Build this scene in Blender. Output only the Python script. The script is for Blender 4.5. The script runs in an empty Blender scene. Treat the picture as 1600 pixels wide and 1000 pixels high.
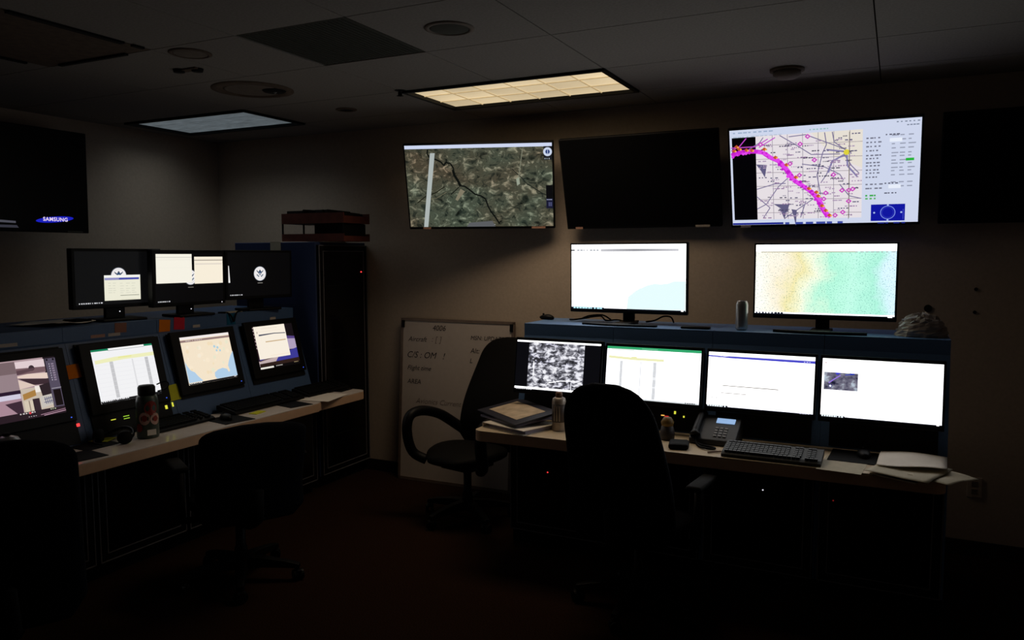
import bpy, bmesh, math, random
from mathutils import Vector, Matrix, Euler
R = math.radians
PI = math.pi
rnd = random.Random(7)
sc = bpy.context.scene
col = sc.collection

# ------------------------------------------------------------------ materials
def lin(c):
    return tuple(((v/255)/12.92 if v/255 <= .04045 else ((v/255+.055)/1.055)**2.4) for v in c)

MATS = {}
def mat(name, rgb, rough=.6, spec=.4, metal=0.0, var=.12, scale=25, bump=0.0, emit=None, estr=1.0, coat=0.0):
    """procedural material; rgb is the sRGB base colour of the thing itself"""
    m = bpy.data.materials.new(name); m.use_nodes = True
    nt = m.node_tree; b = nt.nodes['Principled BSDF']
    c = lin(rgb)
    b.inputs['Roughness'].default_value = rough
    b.inputs['Specular IOR Level'].default_value = spec
    b.inputs['Metallic'].default_value = metal
    b.inputs['Coat Weight'].default_value = coat
    tc = nt.nodes.new('ShaderNodeTexCoord'); nz = nt.nodes.new('ShaderNodeTexNoise')
    nz.inputs['Scale'].default_value = scale; nz.inputs['Detail'].default_value = 4
    nt.links.new(tc.outputs['Object'], nz.inputs['Vector'])
    rp = nt.nodes.new('ShaderNodeValToRGB')
    rp.color_ramp.elements[0].position = .3; rp.color_ramp.elements[1].position = .7
    rp.color_ramp.elements[0].color = tuple(v*(1-var) for v in c)+(1,)
    rp.color_ramp.elements[1].color = tuple(min(1, v*(1+var)) for v in c)+(1,)
    nt.links.new(nz.outputs['Fac'], rp.inputs['Fac'])
    nt.links.new(rp.outputs['Color'], b.inputs['Base Color'])
    if bump:
        bp = nt.nodes.new('ShaderNodeBump'); bp.inputs['Strength'].default_value = bump
        bp.inputs['Distance'].default_value = .004
        nt.links.new(nz.outputs['Fac'], bp.inputs['Height']); nt.links.new(bp.outputs['Normal'], b.inputs['Normal'])
    if emit:
        b.inputs['Emission Color'].default_value = lin(emit)+(1,)
        b.inputs['Emission Strength'].default_value = estr
    MATS[name] = m
    return m

def screen_mat(name, strength):
    m = bpy.data.materials.new(name); m.use_nodes = True
    nt = m.node_tree; b = nt.nodes['Principled BSDF']
    b.inputs['Base Color'].default_value = (.004, .004, .005, 1)
    b.inputs['Roughness'].default_value = .35
    b.inputs['Specular IOR Level'].default_value = .15
    at = nt.nodes.new('ShaderNodeAttribute'); at.attribute_name = 'picture'
    nt.links.new(at.outputs['Color'], b.inputs['Emission Color'])
    b.inputs['Emission Strength'].default_value = strength
    MATS[name] = m
    return m

def noise_screen(name, stops, scale, strength, stretch=(1, 1, 1), detail=8, dist=0.0, second=None):
    """lit screen showing a procedural picture (aerial / thermal / relief)"""
    m = bpy.data.materials.new(name); m.use_nodes = True
    nt = m.node_tree; b = nt.nodes['Principled BSDF']
    b.inputs['Base Color'].default_value = (.004, .004, .005, 1)
    b.inputs['Roughness'].default_value = .35
    b.inputs['Specular IOR Level'].default_value = .15
    tc = nt.nodes.new('ShaderNodeTexCoord'); mp = nt.nodes.new('ShaderNodeMapping')
    mp.inputs['Scale'].default_value = stretch
    nt.links.new(tc.outputs['Object'], mp.inputs['Vector'])
    nz = nt.nodes.new('ShaderNodeTexNoise'); nz.inputs['Scale'].default_value = scale
    nz.inputs['Detail'].default_value = detail; nz.inputs['Distortion'].default_value = dist
    nz.inputs['Roughness'].default_value = .62
    nt.links.new(mp.outputs['Vector'], nz.inputs['Vector'])
    rp = nt.nodes.new('ShaderNodeValToRGB'); cr = rp.color_ramp
    for i, (p, c) in enumerate(stops):
        e = cr.elements[i] if i < 2 else cr.elements.new(p)
        e.position = p; e.color = lin(c)+(1,)
    nt.links.new(nz.outputs['Fac'], rp.inputs['Fac'])
    out = rp.outputs['Color']
    if second:
        n2 = nt.nodes.new('ShaderNodeTexNoise'); n2.inputs['Scale'].default_value = second[0]; n2.inputs['Detail'].default_value = 3
        nt.links.new(mp.outputs['Vector'], n2.inputs['Vector'])
        r2 = nt.nodes.new('ShaderNodeValToRGB'); cr = r2.color_ramp
        for i, (p, c) in enumerate(second[1]):
            e = cr.elements[i] if i < 2 else cr.elements.new(p)
            e.position = p; e.color = lin(c)+(1,)
        nt.links.new(n2.outputs['Fac'], r2.inputs['Fac'])
        mx = nt.nodes.new('ShaderNodeMix'); mx.data_type = 'RGBA'; mx.blend_type = second[2]
        mx.inputs['Factor'].default_value = second[3]
        nt.links.new(out, mx.inputs['A']); nt.links.new(r2.outputs['Color'], mx.inputs['B'])
        out = mx.outputs['Result']
    nt.links.new(out, b.inputs['Emission Color'])
    b.inputs['Emission Strength'].default_value = strength
    MATS[name] = m
    return m

def lamp_mat(name, rgb, strength, var, scale, stretch):
    m = mat(name, (200, 200, 195), rough=.5)
    nt = m.node_tree; b = nt.nodes['Principled BSDF']
    at = nt.nodes.new('ShaderNodeAttribute'); at.attribute_name = 'picture'
    tc = nt.nodes.new('ShaderNodeTexCoord'); mp = nt.nodes.new('ShaderNodeMapping'); mp.inputs['Scale'].default_value = stretch
    nz = nt.nodes.new('ShaderNodeTexNoise'); nz.inputs['Scale'].default_value = scale; nz.inputs['Detail'].default_value = 3
    nt.links.new(tc.outputs['Object'], mp.inputs['Vector']); nt.links.new(mp.outputs['Vector'], nz.inputs['Vector'])
    rp = nt.nodes.new('ShaderNodeValToRGB')
    c = lin(rgb)
    rp.color_ramp.elements[0].position = .25; rp.color_ramp.elements[1].position = .75
    rp.color_ramp.elements[0].color = tuple(v*(1-var) for v in c)+(1,)
    rp.color_ramp.elements[1].color = tuple(v*(1+var) for v in c)+(1,)
    nt.links.new(nz.outputs['Fac'], rp.inputs['Fac'])
    mx = nt.nodes.new('ShaderNodeMix'); mx.data_type = 'RGBA'; mx.blend_type = 'MULTIPLY'; mx.inputs['Factor'].default_value = 1
    nt.links.new(rp.outputs['Color'], mx.inputs['A']); nt.links.new(at.outputs['Color'], mx.inputs['B'])
    nt.links.new(mx.outputs['Result'], b.inputs['Emission Color'])
    b.inputs['Emission Strength'].default_value = strength
    b.inputs['Base Color'].default_value = (.3, .3, .3, 1)
    return m

SCR = 2.0      # brightness of a full-white monitor
mat('wall_paint', (184, 168, 153), rough=.9, spec=.1, var=.05, scale=60, bump=.15)
mat('ceiling_board', (152, 146, 141), rough=.95, spec=.05, var=.10, scale=90, bump=.3)
mat('ceiling_gap', (40, 34, 30), rough=.95, spec=.05)
mat('carpet', (45, 30, 23), rough=1, spec=.0, var=.45, scale=160, bump=.6)
mat('skirting', (26, 18, 16), rough=.6)
mat('grille_grey', (82, 82, 76), rough=.9, spec=.1, var=.05)
mat('blue_laminate', (68, 94, 132), rough=.42, spec=.35, var=.05, scale=120)
mat('blue_laminate_lit', (96, 132, 182), rough=.42, spec=.35, var=.05, scale=120)  # same laminate, colour lightened to carry the glow of the screens
mat('blue_steel', (44, 58, 96), rough=.5, spec=.3, var=.05, scale=120)
mat('black_panel', (11, 11, 13), rough=.55, spec=.18)
mat('black_plastic', (9, 9, 11), rough=.5, spec=.18)
mat('black_matte', (9, 9, 10), rough=.8, spec=.15)
mat('dead_screen', (4, 4, 6), rough=.5, spec=.12)
mat('smoked_glass', (6, 6, 7), rough=.16, spec=.3)
mat('silver_trim', (112, 112, 118), rough=.5, metal=.1)
mat('steel', (170, 170, 172), rough=.3, metal=.8)
mat('worktop_cream', (212, 194, 166), rough=.30, spec=.5, var=.03)
mat('worktop_lit', (230, 218, 208), rough=.2, spec=.65, var=.03)  # lit copy of the cream top: screen light on it put into the colour
mat('worktop_edge', (206, 170, 140), rough=.55, spec=.25, var=.04)
mat('chair_fabric', (14, 16, 22), rough=.95, spec=.05, var=.3, scale=200, bump=.3)
mat('chair_leather', (11, 9, 8), rough=.7, spec=.12, var=.15, scale=60, bump=.2)
mat('white_board', (188, 176, 168), rough=.4, spec=.4, var=.03)
mat('marker_ink', (26, 24, 34), rough=.8)
mat('marker_faded', (128, 116, 110), rough=.8)
mat('alu_frame', (120, 104, 94), rough=.5, metal=.3)
mat('paper', (226, 218, 206), rough=.9, spec=.1, var=.03)
mat('paper_grey', (186, 178, 158), rough=.9, spec=.1, var=.06)
mat('paper_print', (190, 172, 148), rough=.9, spec=.1, var=.25, scale=14)
mat('navy_cover', (24, 26, 44), rough=.5)
mat('lavender_page', (150, 145, 165), rough=.8)
mat('note_orange', (224, 122, 30), rough=.9, spec=.05, var=.04)
mat('note_red', (205, 50, 66), rough=.9, spec=.05, var=.04)
mat('note_yellow', (206, 204, 58), rough=.9, spec=.05, var=.04)
mat('note_brown', (150, 106, 92), rough=.9, spec=.05, var=.04)
mat('note_teal', (30, 88, 120), rough=.9, spec=.05, var=.04)
mat('tape_white', (188, 176, 166), rough=.8, var=.12, scale=180)
mat('tape_pink', (186, 140, 120), rough=.8, var=.12, scale=180)
mat('oak', (82, 36, 28), rough=.6, var=.2, scale=18)
mat('keyboard_grey', (38, 40, 38), rough=.6)
mat('keycap', (25, 27, 27), rough=.55)
mat('phone_grey', (42, 44, 48), rough=.5)
mat('key_light', (128, 128, 130), rough=.6)
mat('bag_plastic', (150, 138, 130), rough=.35, spec=.5, var=.15, bump=.5)
mat('flask_green', (52, 66, 56), rough=.4, spec=.5, var=.15)
mat('flask_red', (140, 46, 34), rough=.5)
mat('flask_pink', (196, 158, 146), rough=.5)
mat('bottle_grey', (170, 158, 146), rough=.35, metal=.3)
mat('bottle_dark', (70, 62, 60), rough=.5)
mat('bottle_cap', (120, 84, 62), rough=.5)
mat('ceiling_plate', (120, 108, 98), rough=.8)
mat('ceiling_brown', (100, 84, 72), rough=.85, var=.2)
mat('hole_black', (5, 5, 5), rough=.9)
mat('led_red', (60, 5, 5), emit=(255, 60, 60), estr=1.6)
mat('led_red_dim', (60, 5, 5), emit=(230, 50, 50), estr=.7)
mat('led_red_faint', (40, 5, 5), emit=(170, 40, 40), estr=.35)
mat('led_white', (90, 90, 90), emit=(230, 230, 240), estr=1.0)
mat('led_blue', (10, 10, 60), emit=(70, 110, 255), estr=1.0)
mat('led_green', (20, 60, 10), emit=(170, 220, 60), estr=.8)
mat('led_yellow', (60, 60, 10), emit=(225, 225, 70), estr=1.0)
mat('led_amber', (60, 40, 10), emit=(250, 190, 90), estr=1.0)
mat('toy_yellow', (112, 86, 30), rough=.6, var=.4, scale=40)
mat('toy_dark', (50, 44, 44), rough=.6)
screen_mat('screen_picture', SCR)
screen_mat('screen_dim', .95)
screen_mat('screen_angled', .98)
screen_mat('screen_wall', 1.0)
noise_screen('aerial_photo', [(.30, (16, 18, 14)), (.41, (54, 58, 50)), (.48, (92, 90, 76)), (.52, (70, 72, 60)), (.58, (116, 114, 98)), (.68, (176, 168, 146))],
             17, 1.15, stretch=(1, 1, 1.4), detail=14, dist=.8, second=(2.6, [(.36, (122, 92, 70)), (.62, (112, 146, 142))], 'OVERLAY', .6))
noise_screen('thermal_photo', [(.34, (24, 24, 30)), (.44, (96, 96, 106)), (.5, (168, 168, 178)), (.58, (244, 244, 250))],
             32, 1.0, stretch=(.8, 1, 1.5), detail=14, dist=.5, second=(7, [(.40, (90, 90, 90)), (.60, (200, 200, 200))], 'OVERLAY', 1.0))
noise_screen('grey_photo', [(.35, (30, 30, 60)), (.46, (110, 108, 130)), (.55, (140, 138, 156)), (.66, (210, 225, 240))],
             22, .75, stretch=(1, 1, 1.4), detail=6)

# relief map with colours running along the width of its screen
def relief():
    m = noise_screen('relief_map', [(.46, (255, 255, 255)), (.57, (240, 244, 242)), (.66, (150, 176, 186))], 150, 1.15, detail=4)
    nt = m.node_tree; b = nt.nodes['Principled BSDF']
    src = b.inputs['Emission Color'].links[0].from_socket
    tc = nt.nodes.new('ShaderNodeTexCoord'); sx = nt.nodes.new('ShaderNodeSeparateXYZ')
    nt.links.new(tc.outputs['Object'], sx.inputs[0])
    nz = nt.nodes.new('ShaderNodeTexNoise'); nz.inputs['Scale'].default_value = 5; nz.inputs['Detail'].default_value = 6
    nt.links.new(tc.outputs['Object'], nz.inputs['Vector'])
    ad = nt.nodes.new('ShaderNodeMath'); ad.operation = 'MULTIPLY_ADD'; ad.inputs[1].default_value = .38; 
    nt.links.new(nz.outputs['Fac'], ad.inputs[0]); nt.links.new(sx.outputs['X'], ad.inputs[2])
    mr = nt.nodes.new('ShaderNodeMapRange'); mr.inputs['From Min'].default_value = -.17; mr.inputs['From Max'].default_value = .55
    nt.links.new(ad.outputs[0], mr.inputs['Value'])
    rp = nt.nodes.new('ShaderNodeValToRGB'); cr = rp.color_ramp
    for i, (p, c) in enumerate([(0, (250, 248, 240)), (.18, (246, 236, 214)), (.3, (236, 226, 170)), (.42, (240, 246, 222)), (.56, (176, 240, 214)), (.7, (190, 246, 226)), (.86, (170, 236, 214)), (1, (214, 240, 250))]):
        e = cr.elements[i] if i < 2 else cr.elements.new(p)
        e.position = p; e.color = lin(c)+(1,)
    nt.links.new(mr.outputs['Result'], rp.inputs['Fac'])
    mx = nt.nodes.new('ShaderNodeMix'); mx.data_type = 'RGBA'; mx.blend_type = 'MULTIPLY'; mx.inputs['Factor'].default_value = 1
    nt.links.new(src, mx.inputs['A']); nt.links.new(rp.outputs['Color'], mx.inputs['B'])
    nt.links.new(mx.outputs['Result'], b.inputs['Emission Color'])
relief()

# ------------------------------------------------------------------ object helpers
def empty(name, loc, label, cat, group=None, rot=(0, 0, 0)):
    o = bpy.data.objects.new(name, None); col.objects.link(o)
    o.location = loc; o.rotation_euler = rot; o.empty_display_size = .05
    o['label'] = label; o['category'] = cat
    if group: o['group'] = group
    return o

def tag(o, label, cat, group=None):
    o['label'] = label; o['category'] = cat
    if group: o['group'] = group
    return o

class MB:
    """collects shapes into ONE mesh"""
    def __init__(s): s.bm = bmesh.new(); s.m = Matrix.Identity(4); s.mi = 0
    def at(s, loc=(0, 0, 0), rot=(0, 0, 0)):
        s.m = Matrix.Translation(loc) @ Euler(rot).to_matrix().to_4x4(); return s
    def v(s, p): return s.bm.verts.new(s.m @ Vector(p))
    def f(s, vs):
        try:
            f = s.bm.faces.new(vs); f.material_index = s.mi; return f
        except ValueError: return None
    def box(s, c, d, bev=0.0):
        x, y, z = c; a, b, e = d[0]/2, d[1]/2, d[2]/2
        if bev <= 0:
            q = [s.v((x+i*a, y+j*b, z+k*e)) for i in (-1, 1) for j in (-1, 1) for k in (-1, 1)]
            for idx in ((0, 1, 3, 2), (4, 6, 7, 5), (0, 4, 5, 1), (2, 3, 7, 6), (0, 2, 6, 4), (1, 5, 7, 3)): s.f([q[i] for i in idx])
        else:
            t = bmesh.new(); bmesh.ops.create_cube(t, size=1)
            for w in t.verts: w.co = Vector((x+w.co.x*d[0], y+w.co.y*d[1], z+w.co.z*d[2]))
            bmesh.ops.bevel(t, geom=t.edges[:], offset=min(bev, .49*min(d)), segments=2, profile=.5, affect='EDGES')
            s.merge(t)
        return s
    def merge(s, t):
        mp = {w: s.v(w.co) for w in t.verts}
        for fc in t.faces: s.f([mp[w] for w in fc.verts])
        t.free()
    def prism(s, poly, axis, a, b):
        """poly in the plane across `axis`, run from a to b. axis x: (y,z)  y: (x,z)  z: (x,y)"""
        def P(p, t): return {'x': (t, p[0], p[1]), 'y': (p[0], t, p[1]), 'z': (p[0], p[1], t)}[axis]
        A = [s.v(P(p, a)) for p in poly]; B = [s.v(P(p, b)) for p in poly]
        n = len(poly)
        s.f(A[::-1]); s.f(B)
        for i in range(n): s.f([A[i], A[(i+1) % n], B[(i+1) % n], B[i]])
        return s
    def rings(s, rings, cap=True, close=True):
        L = [[s.v(p) for p in r] for r in rings]
        n = len(L[0])
        for a, b in zip(L, L[1:]):
            for i in range(n if close else n-1): s.f([a[i], a[(i+1) % n], b[(i+1) % n], b[i]])
        if cap: s.f(L[0][::-1]); s.f(L[-1])
        return s
    def lathe(s, prof, n=24, c=(0, 0, 0)):
        return s.rings([[(c[0]+max(r, 1e-4)*math.cos(2*PI*i/n), c[1]+max(r, 1e-4)*math.sin(2*PI*i/n), c[2]+z) for i in range(n)] for r, z in prof])
    def cyl(s, p0, p1, r0, r1=None, n=16):
        return s.tube([p0, p1], [r0, r0 if r1 is None else r1], n)
    def tube(s, path, r, n=10, sq=1.0):
        P = [Vector(p) for p in path]; m = len(P)
        rr = r if isinstance(r, (list, tuple)) else [r]*m
        out = []; up = Vector((0, 0, 1)); prev = None
        for i in range(m):
            t = (P[min(i+1, m-1)]-P[max(i-1, 0)]).normalized()
            if prev is None:
                a = t.cross(up)
                if a.length < .05: a = t.cross(Vector((1, 0, 0)))
            else:
                a = prev-t*prev.dot(t)
            a.normalize(); prev = a; b = t.cross(a)
            out.append([tuple(P[i]+a*rr[i]*math.cos(2*PI*k/n)*sq+b*rr[i]*math.sin(2*PI*k/n)) for k in range(n)])
        return s.rings(out)
    def build(s, name, m, parent=None, smooth=False, loc=(0, 0, 0), rot=(0, 0, 0), bevel=0):
        bmesh.ops.recalc_face_normals(s.bm, faces=s.bm.faces[:])
        me = bpy.data.meshes.new(name); s.bm.to_mesh(me); s.bm.free()
        for k in (m if isinstance(m, (list, tuple)) else [m]): me.materials.append(MATS[k])
        if smooth:
            me.polygons.foreach_set('use_smooth', [True]*len(me.polygons))
        o = bpy.data.objects.new(name, me); col.objects.link(o)
        o.location = loc; o.rotation_euler = rot
        if parent: o.parent = parent
        if bevel:
            md = o.modifiers.new('bevel', 'BEVEL'); md.width = bevel; md.segments = 2; md.limit_method = 'ANGLE'
        return o

def smooth_path(pts, n=6):
    P = [Vector(p) for p in pts]; out = []
    for i in range(len(P)-1):
        p0, p1, p2, p3 = P[max(i-1, 0)], P[i], P[i+1], P[min(i+2, len(P)-1)]
        for k in range(n):
            t = k/n
            out.append(.5*((2*p1)+(p2-p0)*t+(2*p0-5*p1+4*p2-p3)*t*t+(3*p1-p0-3*p2+p3)*t**3))
    out.append(P[-1]); return out

def text_mesh(txt, size, shear=0.0, bold=0.0, spacing=1.0):
    cu = bpy.data.curves.new('lettering', 'FONT'); cu.body = txt; cu.size = size; cu.shear = shear; cu.offset = bold
    cu.align_x = 'CENTER'; cu.align_y = 'CENTER'; cu.space_character = spacing; cu.resolution_u = 3
    ob = bpy.data.objects.new('lettering', cu); col.objects.link(ob)
    dg = bpy.context.evaluated_depsgraph_get(); dg.update()
    me = bpy.data.meshes.new_from_object(ob.evaluated_get(dg))
    vs = [tuple(w.co) for w in me.vertices]; fs = [tuple(p.vertices) for p in me.polygons]
    bpy.data.objects.remove(ob); bpy.data.curves.remove(cu); bpy.data.meshes.remove(me)
    return vs, fs

class Canvas:
    """a lit picture on a screen of w x h, facing local -Y; u right, v down, both 0..1"""
    def __init__(s, w, h, base='screen_picture'): s.w, s.h = w, h; s.base = base; s.bm = bmesh.new(); s.lay = s.bm.loops.layers.float_color.new('picture'); s.k = 0; s.mats = [base]; s.mi = 0
    def use(s, name):
        if name not in s.mats: s.mats.append(name)
        s.mi = s.mats.index(name); return s
    def tone(s, c):
        # a picture tone as it reads on the screen; the white of a bright monitor is brighter than the rest
        k = 1/SCR if (s.mats[s.mi] == 'screen_picture' and min(c) < 246) else 1
        return tuple(v*k for v in lin(c))+(1,)
    def P(s, u, v): return ((u-.5)*s.w, -s.k*.00012, (.5-v)*s.h)
    def poly(s, pts, c, raise_=True):
        if raise_: s.k += 1
        c = s.tone(c)
        f = s.bm.faces.new([s.bm.verts.new(s.P(*p)) for p in pts]); f.material_index = s.mi
        for l in f.loops: l[s.lay] = c
        f.normal_update()
        if f.normal.y > 0: f.normal_flip()
        return s
    def rect(s, u0, v0, u1, v1, c, raise_=True): return s.poly([(u0, v0), (u1, v0), (u1, v1), (u0, v1)], c, raise_)
    def line(s, pts, t, c):
        s.k += 1; a = s.w/s.h
        for (u0, v0), (u1, v1) in zip(pts, pts[1:]):
            dx, dy = (u1-u0)*a, v1-v0; L = math.hypot(dx, dy) or 1e-6
            nx, ny = -dy/L*t/2/a, dx/L*t/2
            s.poly([(u0+nx, v0+ny), (u1+nx, v1+ny), (u1-nx, v1-ny), (u0-nx, v0-ny)], c, False)
        return s
    def disc(s, u, v, r, c, n=28, a0=0, a1=360):
        a = s.w/s.h
        p = [(u+r*math.cos(R(a0+(a1-a0)*i/n))/a, v-r*math.sin(R(a0+(a1-a0)*i/n))) for i in range(n+(a1-a0 < 360))]
        return s.poly(p, c)
    def ring(s, u, v, r, t, c, n=32, a0=0, a1=360):
        a = s.w/s.h
        return s.line([(u+r*math.cos(R(a0+(a1-a0)*i/n))/a, v-r*math.sin(R(a0+(a1-a0)*i/n))) for i in range(n+1)], t, c)
    def dashes(s, u0, u1, v, h, n, c, seed):
        q = random.Random(seed); s.k += 1; u = u0; st = (u1-u0)/n
        for i in range(n):
            w = st*q.uniform(.35, .9); s.rect(u, v-h/2, u+w, v+h/2, c, False); u += st
        return s
    def text(s, txt, u, v, hgt, c, **k):
        s.k += 1; vs, fs = text_mesh(txt, hgt*s.h, **k)
        c = s.tone(c); x0, y0, z0 = s.P(u, v)
        V = [s.bm.verts.new((x0+p[0], y0, z0+p[1])) for p in vs]
        for f in fs:
            try: F = s.bm.faces.new([V[i] for i in f])
            except ValueError: continue
            F.material_index = s.mi
            for l in F.loops: l[s.lay] = c
            F.normal_update()
            if F.normal.y > 0: F.normal_flip()
        return s
    def seal(s, u, v, r):
        s.disc(u, v, r, (244, 240, 240)); s.ring(u, v, r*.97, r*.07, (120, 128, 140))
        s.ring(u, v, r*.74, r*.04, (205, 208, 214))
        a = s.w/s.h
        def q(pts): return [(u+x*r/a, v-y*r) for x, y in pts]
        for sg in (-1, 1):
            s.poly(q([(sg*.12, .2), (sg*.58, .52), (sg*.5, .3), (sg*.3, .12), (sg*.12, .0)]), (70, 84, 104))
            s.poly(q([(sg*.1, -.32), (sg*.5, -.02), (sg*.56, -.2), (sg*.2, -.5)]), (120, 132, 148))
        s.poly(q([(-.18, .36), (.18, .36), (.2, .0), (0, -.26), (-.2, .0)]), (40, 72, 112))
        s.poly(q([(-.1, .1), (.1, .1), (0, -.14)]), (236, 238, 240))
        s.disc(u, v-r*.42, r*.12, (60, 74, 92))
        return s
    def taskbar(s, u0, u1, v, n=9, c=(210, 210, 215), seed=3): return s.dashes(u0, u1, v, .022, n, c, seed)
    def build(s, parent, name='screen', y=0.0):
        me = bpy.data.meshes.new(name); s.bm.to_mesh(me); s.bm.free()
        for m in s.mats: me.materials.append(MATS[m])
        o = bpy.data.objects.new(name, me); col.objects.link(o); o.parent = parent; o.location = (0, y, 0)
        return o

def structure(o): o['kind'] = 'structure'; return o

# ------------------------------------------------------------------ the room
XL, XR, YF, YB, ZC = -5.34, 1.75, -1.25, 5.06, 2.70
b = MB(); b.box(((XL+XR)/2, (YF+YB)/2, -.05), (XR-XL+.4, YB-YF+.4, .1)); structure(b.build('floor', 'carpet'))
b = MB(); b.box(((XL+XR)/2, YB+.05, ZC/2), (XR-XL+.4, .1, ZC+.1)); structure(b.build('wall_back', 'wall_paint'))
b = MB(); b.box((XL-.05, (YF+YB)/2, ZC/2), (.1, YB-YF, ZC+.1)); structure(b.build('wall_left', 'wall_paint'))
b = MB(); b.box((XR+.05, (YF+YB)/2, ZC/2), (.1, YB-YF, ZC+.1)); structure(b.build('wall_right', 'wall_paint'))
b = MB(); b.box(((XL+XR)/2, YF-.05, ZC/2), (XR-XL+.4, .1, ZC+.1)); structure(b.build('wall_front', 'wall_paint'))
b = MB(); b.box(((XL+XR)/2, YB-.006, .045), (XR-XL, .012, .09), .003); structure(b.build('baseboard_back', 'skirting'))
b = MB(); b.box((XL+.006, (YF+YB)/2, .045), (.012, YB-YF-.03, .09), .003); structure(b.build('baseboard_left', 'skirting'))

# suspended ceiling: boards with dark joints, openings left for the lamps, vent and return grille
b = MB(); b.mi = 1; b.box(((XL+XR)/2, (YF+YB)/2, ZC+.06), (XR-XL+.2, YB-YF+.2, .08)); b.mi = 0
HOLES = [(-2.69, -1.412, 3.98, 4.605), (-5.15, -3.965, 3.995, 4.605), (-2.69, -2.075, 2.665, 3.285), (-3.995, -3.21, 1.875, 2.665)]
ys = [YF, -.58, .03, .64, 1.25, 1.875, 2.665, 3.285, 3.99, 4.60, YB]
xs_even = [XL, -5.15, -3.98, -2.69, -2.075, -1.42, -.115, 1.1, XR]
for j, (y0, y1) in enumerate(zip(ys, ys[1:])):
    xs = [XL, -5.15, -3.98, -3.225, -2.69, -2.075, -1.42, -.115, 1.1, XR] if 4 < j < 7 else xs_even
    for x0, x1 in zip(xs, xs[1:]):
        cx, cy = (x0+x1)/2, (y0+y1)/2
        if any(h[0] < cx < h[1] and h[2] < cy < h[3] for h in HOLES): continue
        if (j == 5) and abs(x0+3.98) < .02: continue
        b.box((cx, cy, ZC+.009), (x1-x0-.006, y1-y0-.006, .018))
structure(b.build('ceiling', ['ceiling_board', 'ceiling_gap']))

def ceiling_lamp(x0, x1, y0, y1, m, label, nx, ny, var, seed, watts, rgb, spread, grid=True):
    t = empty('ceiling_light', ((x0+x1)/2, (y0+y1)/2, ZC), label, 'ceiling light', 'recessed ceiling lights')
    w, d = x1-x0, y1-y0
    f = MB()
    for sx in (-1, 1): f.box((sx*(w/2+.012), 0, -.004), (.024, d+.048, .02))
    for sy in (-1, 1): f.box((0, sy*(d/2+.012), -.004), (w, .024, .02))
    f.build('frame', 'black_panel', t)
    c = bmesh.new(); lay = c.loops.layers.float_color.new('picture'); q = random.Random(seed)
    for i in range(nx):
        for j in range(ny):
            k = 1+q.uniform(-var, var)
            p = [(-w/2+w*(i+a)/nx, -d/2+d*(j+e)/ny, 0) for a, e in ((0, 0), (0, 1), (1, 1), (1, 0))]
            fc = c.faces.new([c.verts.new(v) for v in p])
            for l, g in zip(fc.loops, (.88, 1.08, 1.14, .94)): l[lay] = (k*g, k*g, k*g, 1)
    me = bpy.data.meshes.new('diffuser'); c.to_mesh(me); c.free(); me.materials.append(MATS[m])
    o = bpy.data.objects.new('diffuser', me); col.objects.link(o); o.parent = t; o.location = (0, 0, .006)
    g = MB()
    for i in range(1, nx): g.box((-w/2+w*i/nx, 0, .003), (.006, d, .005))
    for j in range(1, ny): g.box((0, -d/2+d*j/ny, .003), (w, .006, .005))
    if grid: g.build('louvre', 'louvre_lit', t)
    # the tubes behind the louvre: they shine down, cut off towards the horizontal
    la = bpy.data.lights.new('tubes', 'AREA'); la.shape = 'RECTANGLE'; la.size = w-.04; la.size_y = d-.04
    la.energy = watts; la.color = rgb; la.spread = R(spread)
    lo = bpy.data.objects.new('tubes', la); col.objects.link(lo); lo.parent = t; lo.location = (0, 0, -.006)
    return t
mat('louvre_lit', (180, 170, 150), rough=.6, emit=(168, 146, 108), estr=.9)  # bars given their own glow in place of lamp light shining through
WARM_W, COOL_W = 7.3, 1.5
lamp_mat('lamp_warm', (214, 192, 152), .86, .12, 2.5, (1, 1, 1))
lamp_mat('lamp_cool', (104, 114, 120), .52, .45, 9, (1, 6, 1))
ceiling_lamp(-2.665, -1.437, 4.005, 4.58, 'lamp_warm', 'warm glowing recessed ceiling light with square cells, above the gap between terrain and black televisions', 6, 3, .14, 2, WARM_W, (1, .78, .55), 150)
ceiling_lamp(-5.125, -3.99, 4.02, 4.58, 'lamp_cool', 'dim bluish recessed ceiling light panel in the left room corner', 6, 3, .05, 5, COOL_W, (.92, 1, 1), 132, False)

t = empty('return_grille', (-2.3825, 2.975, ZC), 'dark grey square return air grille in the ceiling', 'ceiling grille')
b = MB(); b.box((0, 0, .008), (.60, .605, .012)); b.build('panel', 'grille_grey', t)
b = MB()
for k in range(24): b.box((-.276+k*.024, 0, .0), (.003, .58, .006))
b.build('slat', 'grille_grey', t)

t = empty('ceiling_vent', (-3.60, 2.27, ZC), 'square ceiling air vent with long dark slots at upper left', 'ceiling vent')
b = MB(); b.box((0, 0, .006), (.77, .78, .012)); b.build('panel', 'ceiling_brown', t)
for cx, cy, w, d in ((.378, -.02, .03, .52), (-.03, .383, .5, .02), (-.385, .2, .02, .15), (.385, .315, .02, .06)):
    b = MB(); b.box((cx, cy, -.004), (w, d, .012)); b.build('slot', 'hole_black', t)
def disc_thing(name, x, y, r, label, cat, rim, core, rin, drop=.007, part='grille'):
    t = empty(name, (x, y, ZC), label, cat)
    b = MB(); b.lathe([(0, 0), (r, 0), (r, -drop*.5), (r*.9, -drop), (rin, -drop), (rin, -drop*.4), (0, -drop*.4)], 36); b.build('rim', rim, t, True)
    b = MB(); b.lathe([(0, -drop*.4), (rin*.98, -drop*.42), (rin*.9, -drop*.8), (0, -drop*.85)], 32); b.build(part, core, t, True)
    return t
disc_thing('ceiling_speaker', -1.771, 2.994, .108, 'round dark ceiling speaker between return grille and warm ceiling light', 'ceiling speaker', 'ceiling_plate', 'grille_grey', .088)
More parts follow.
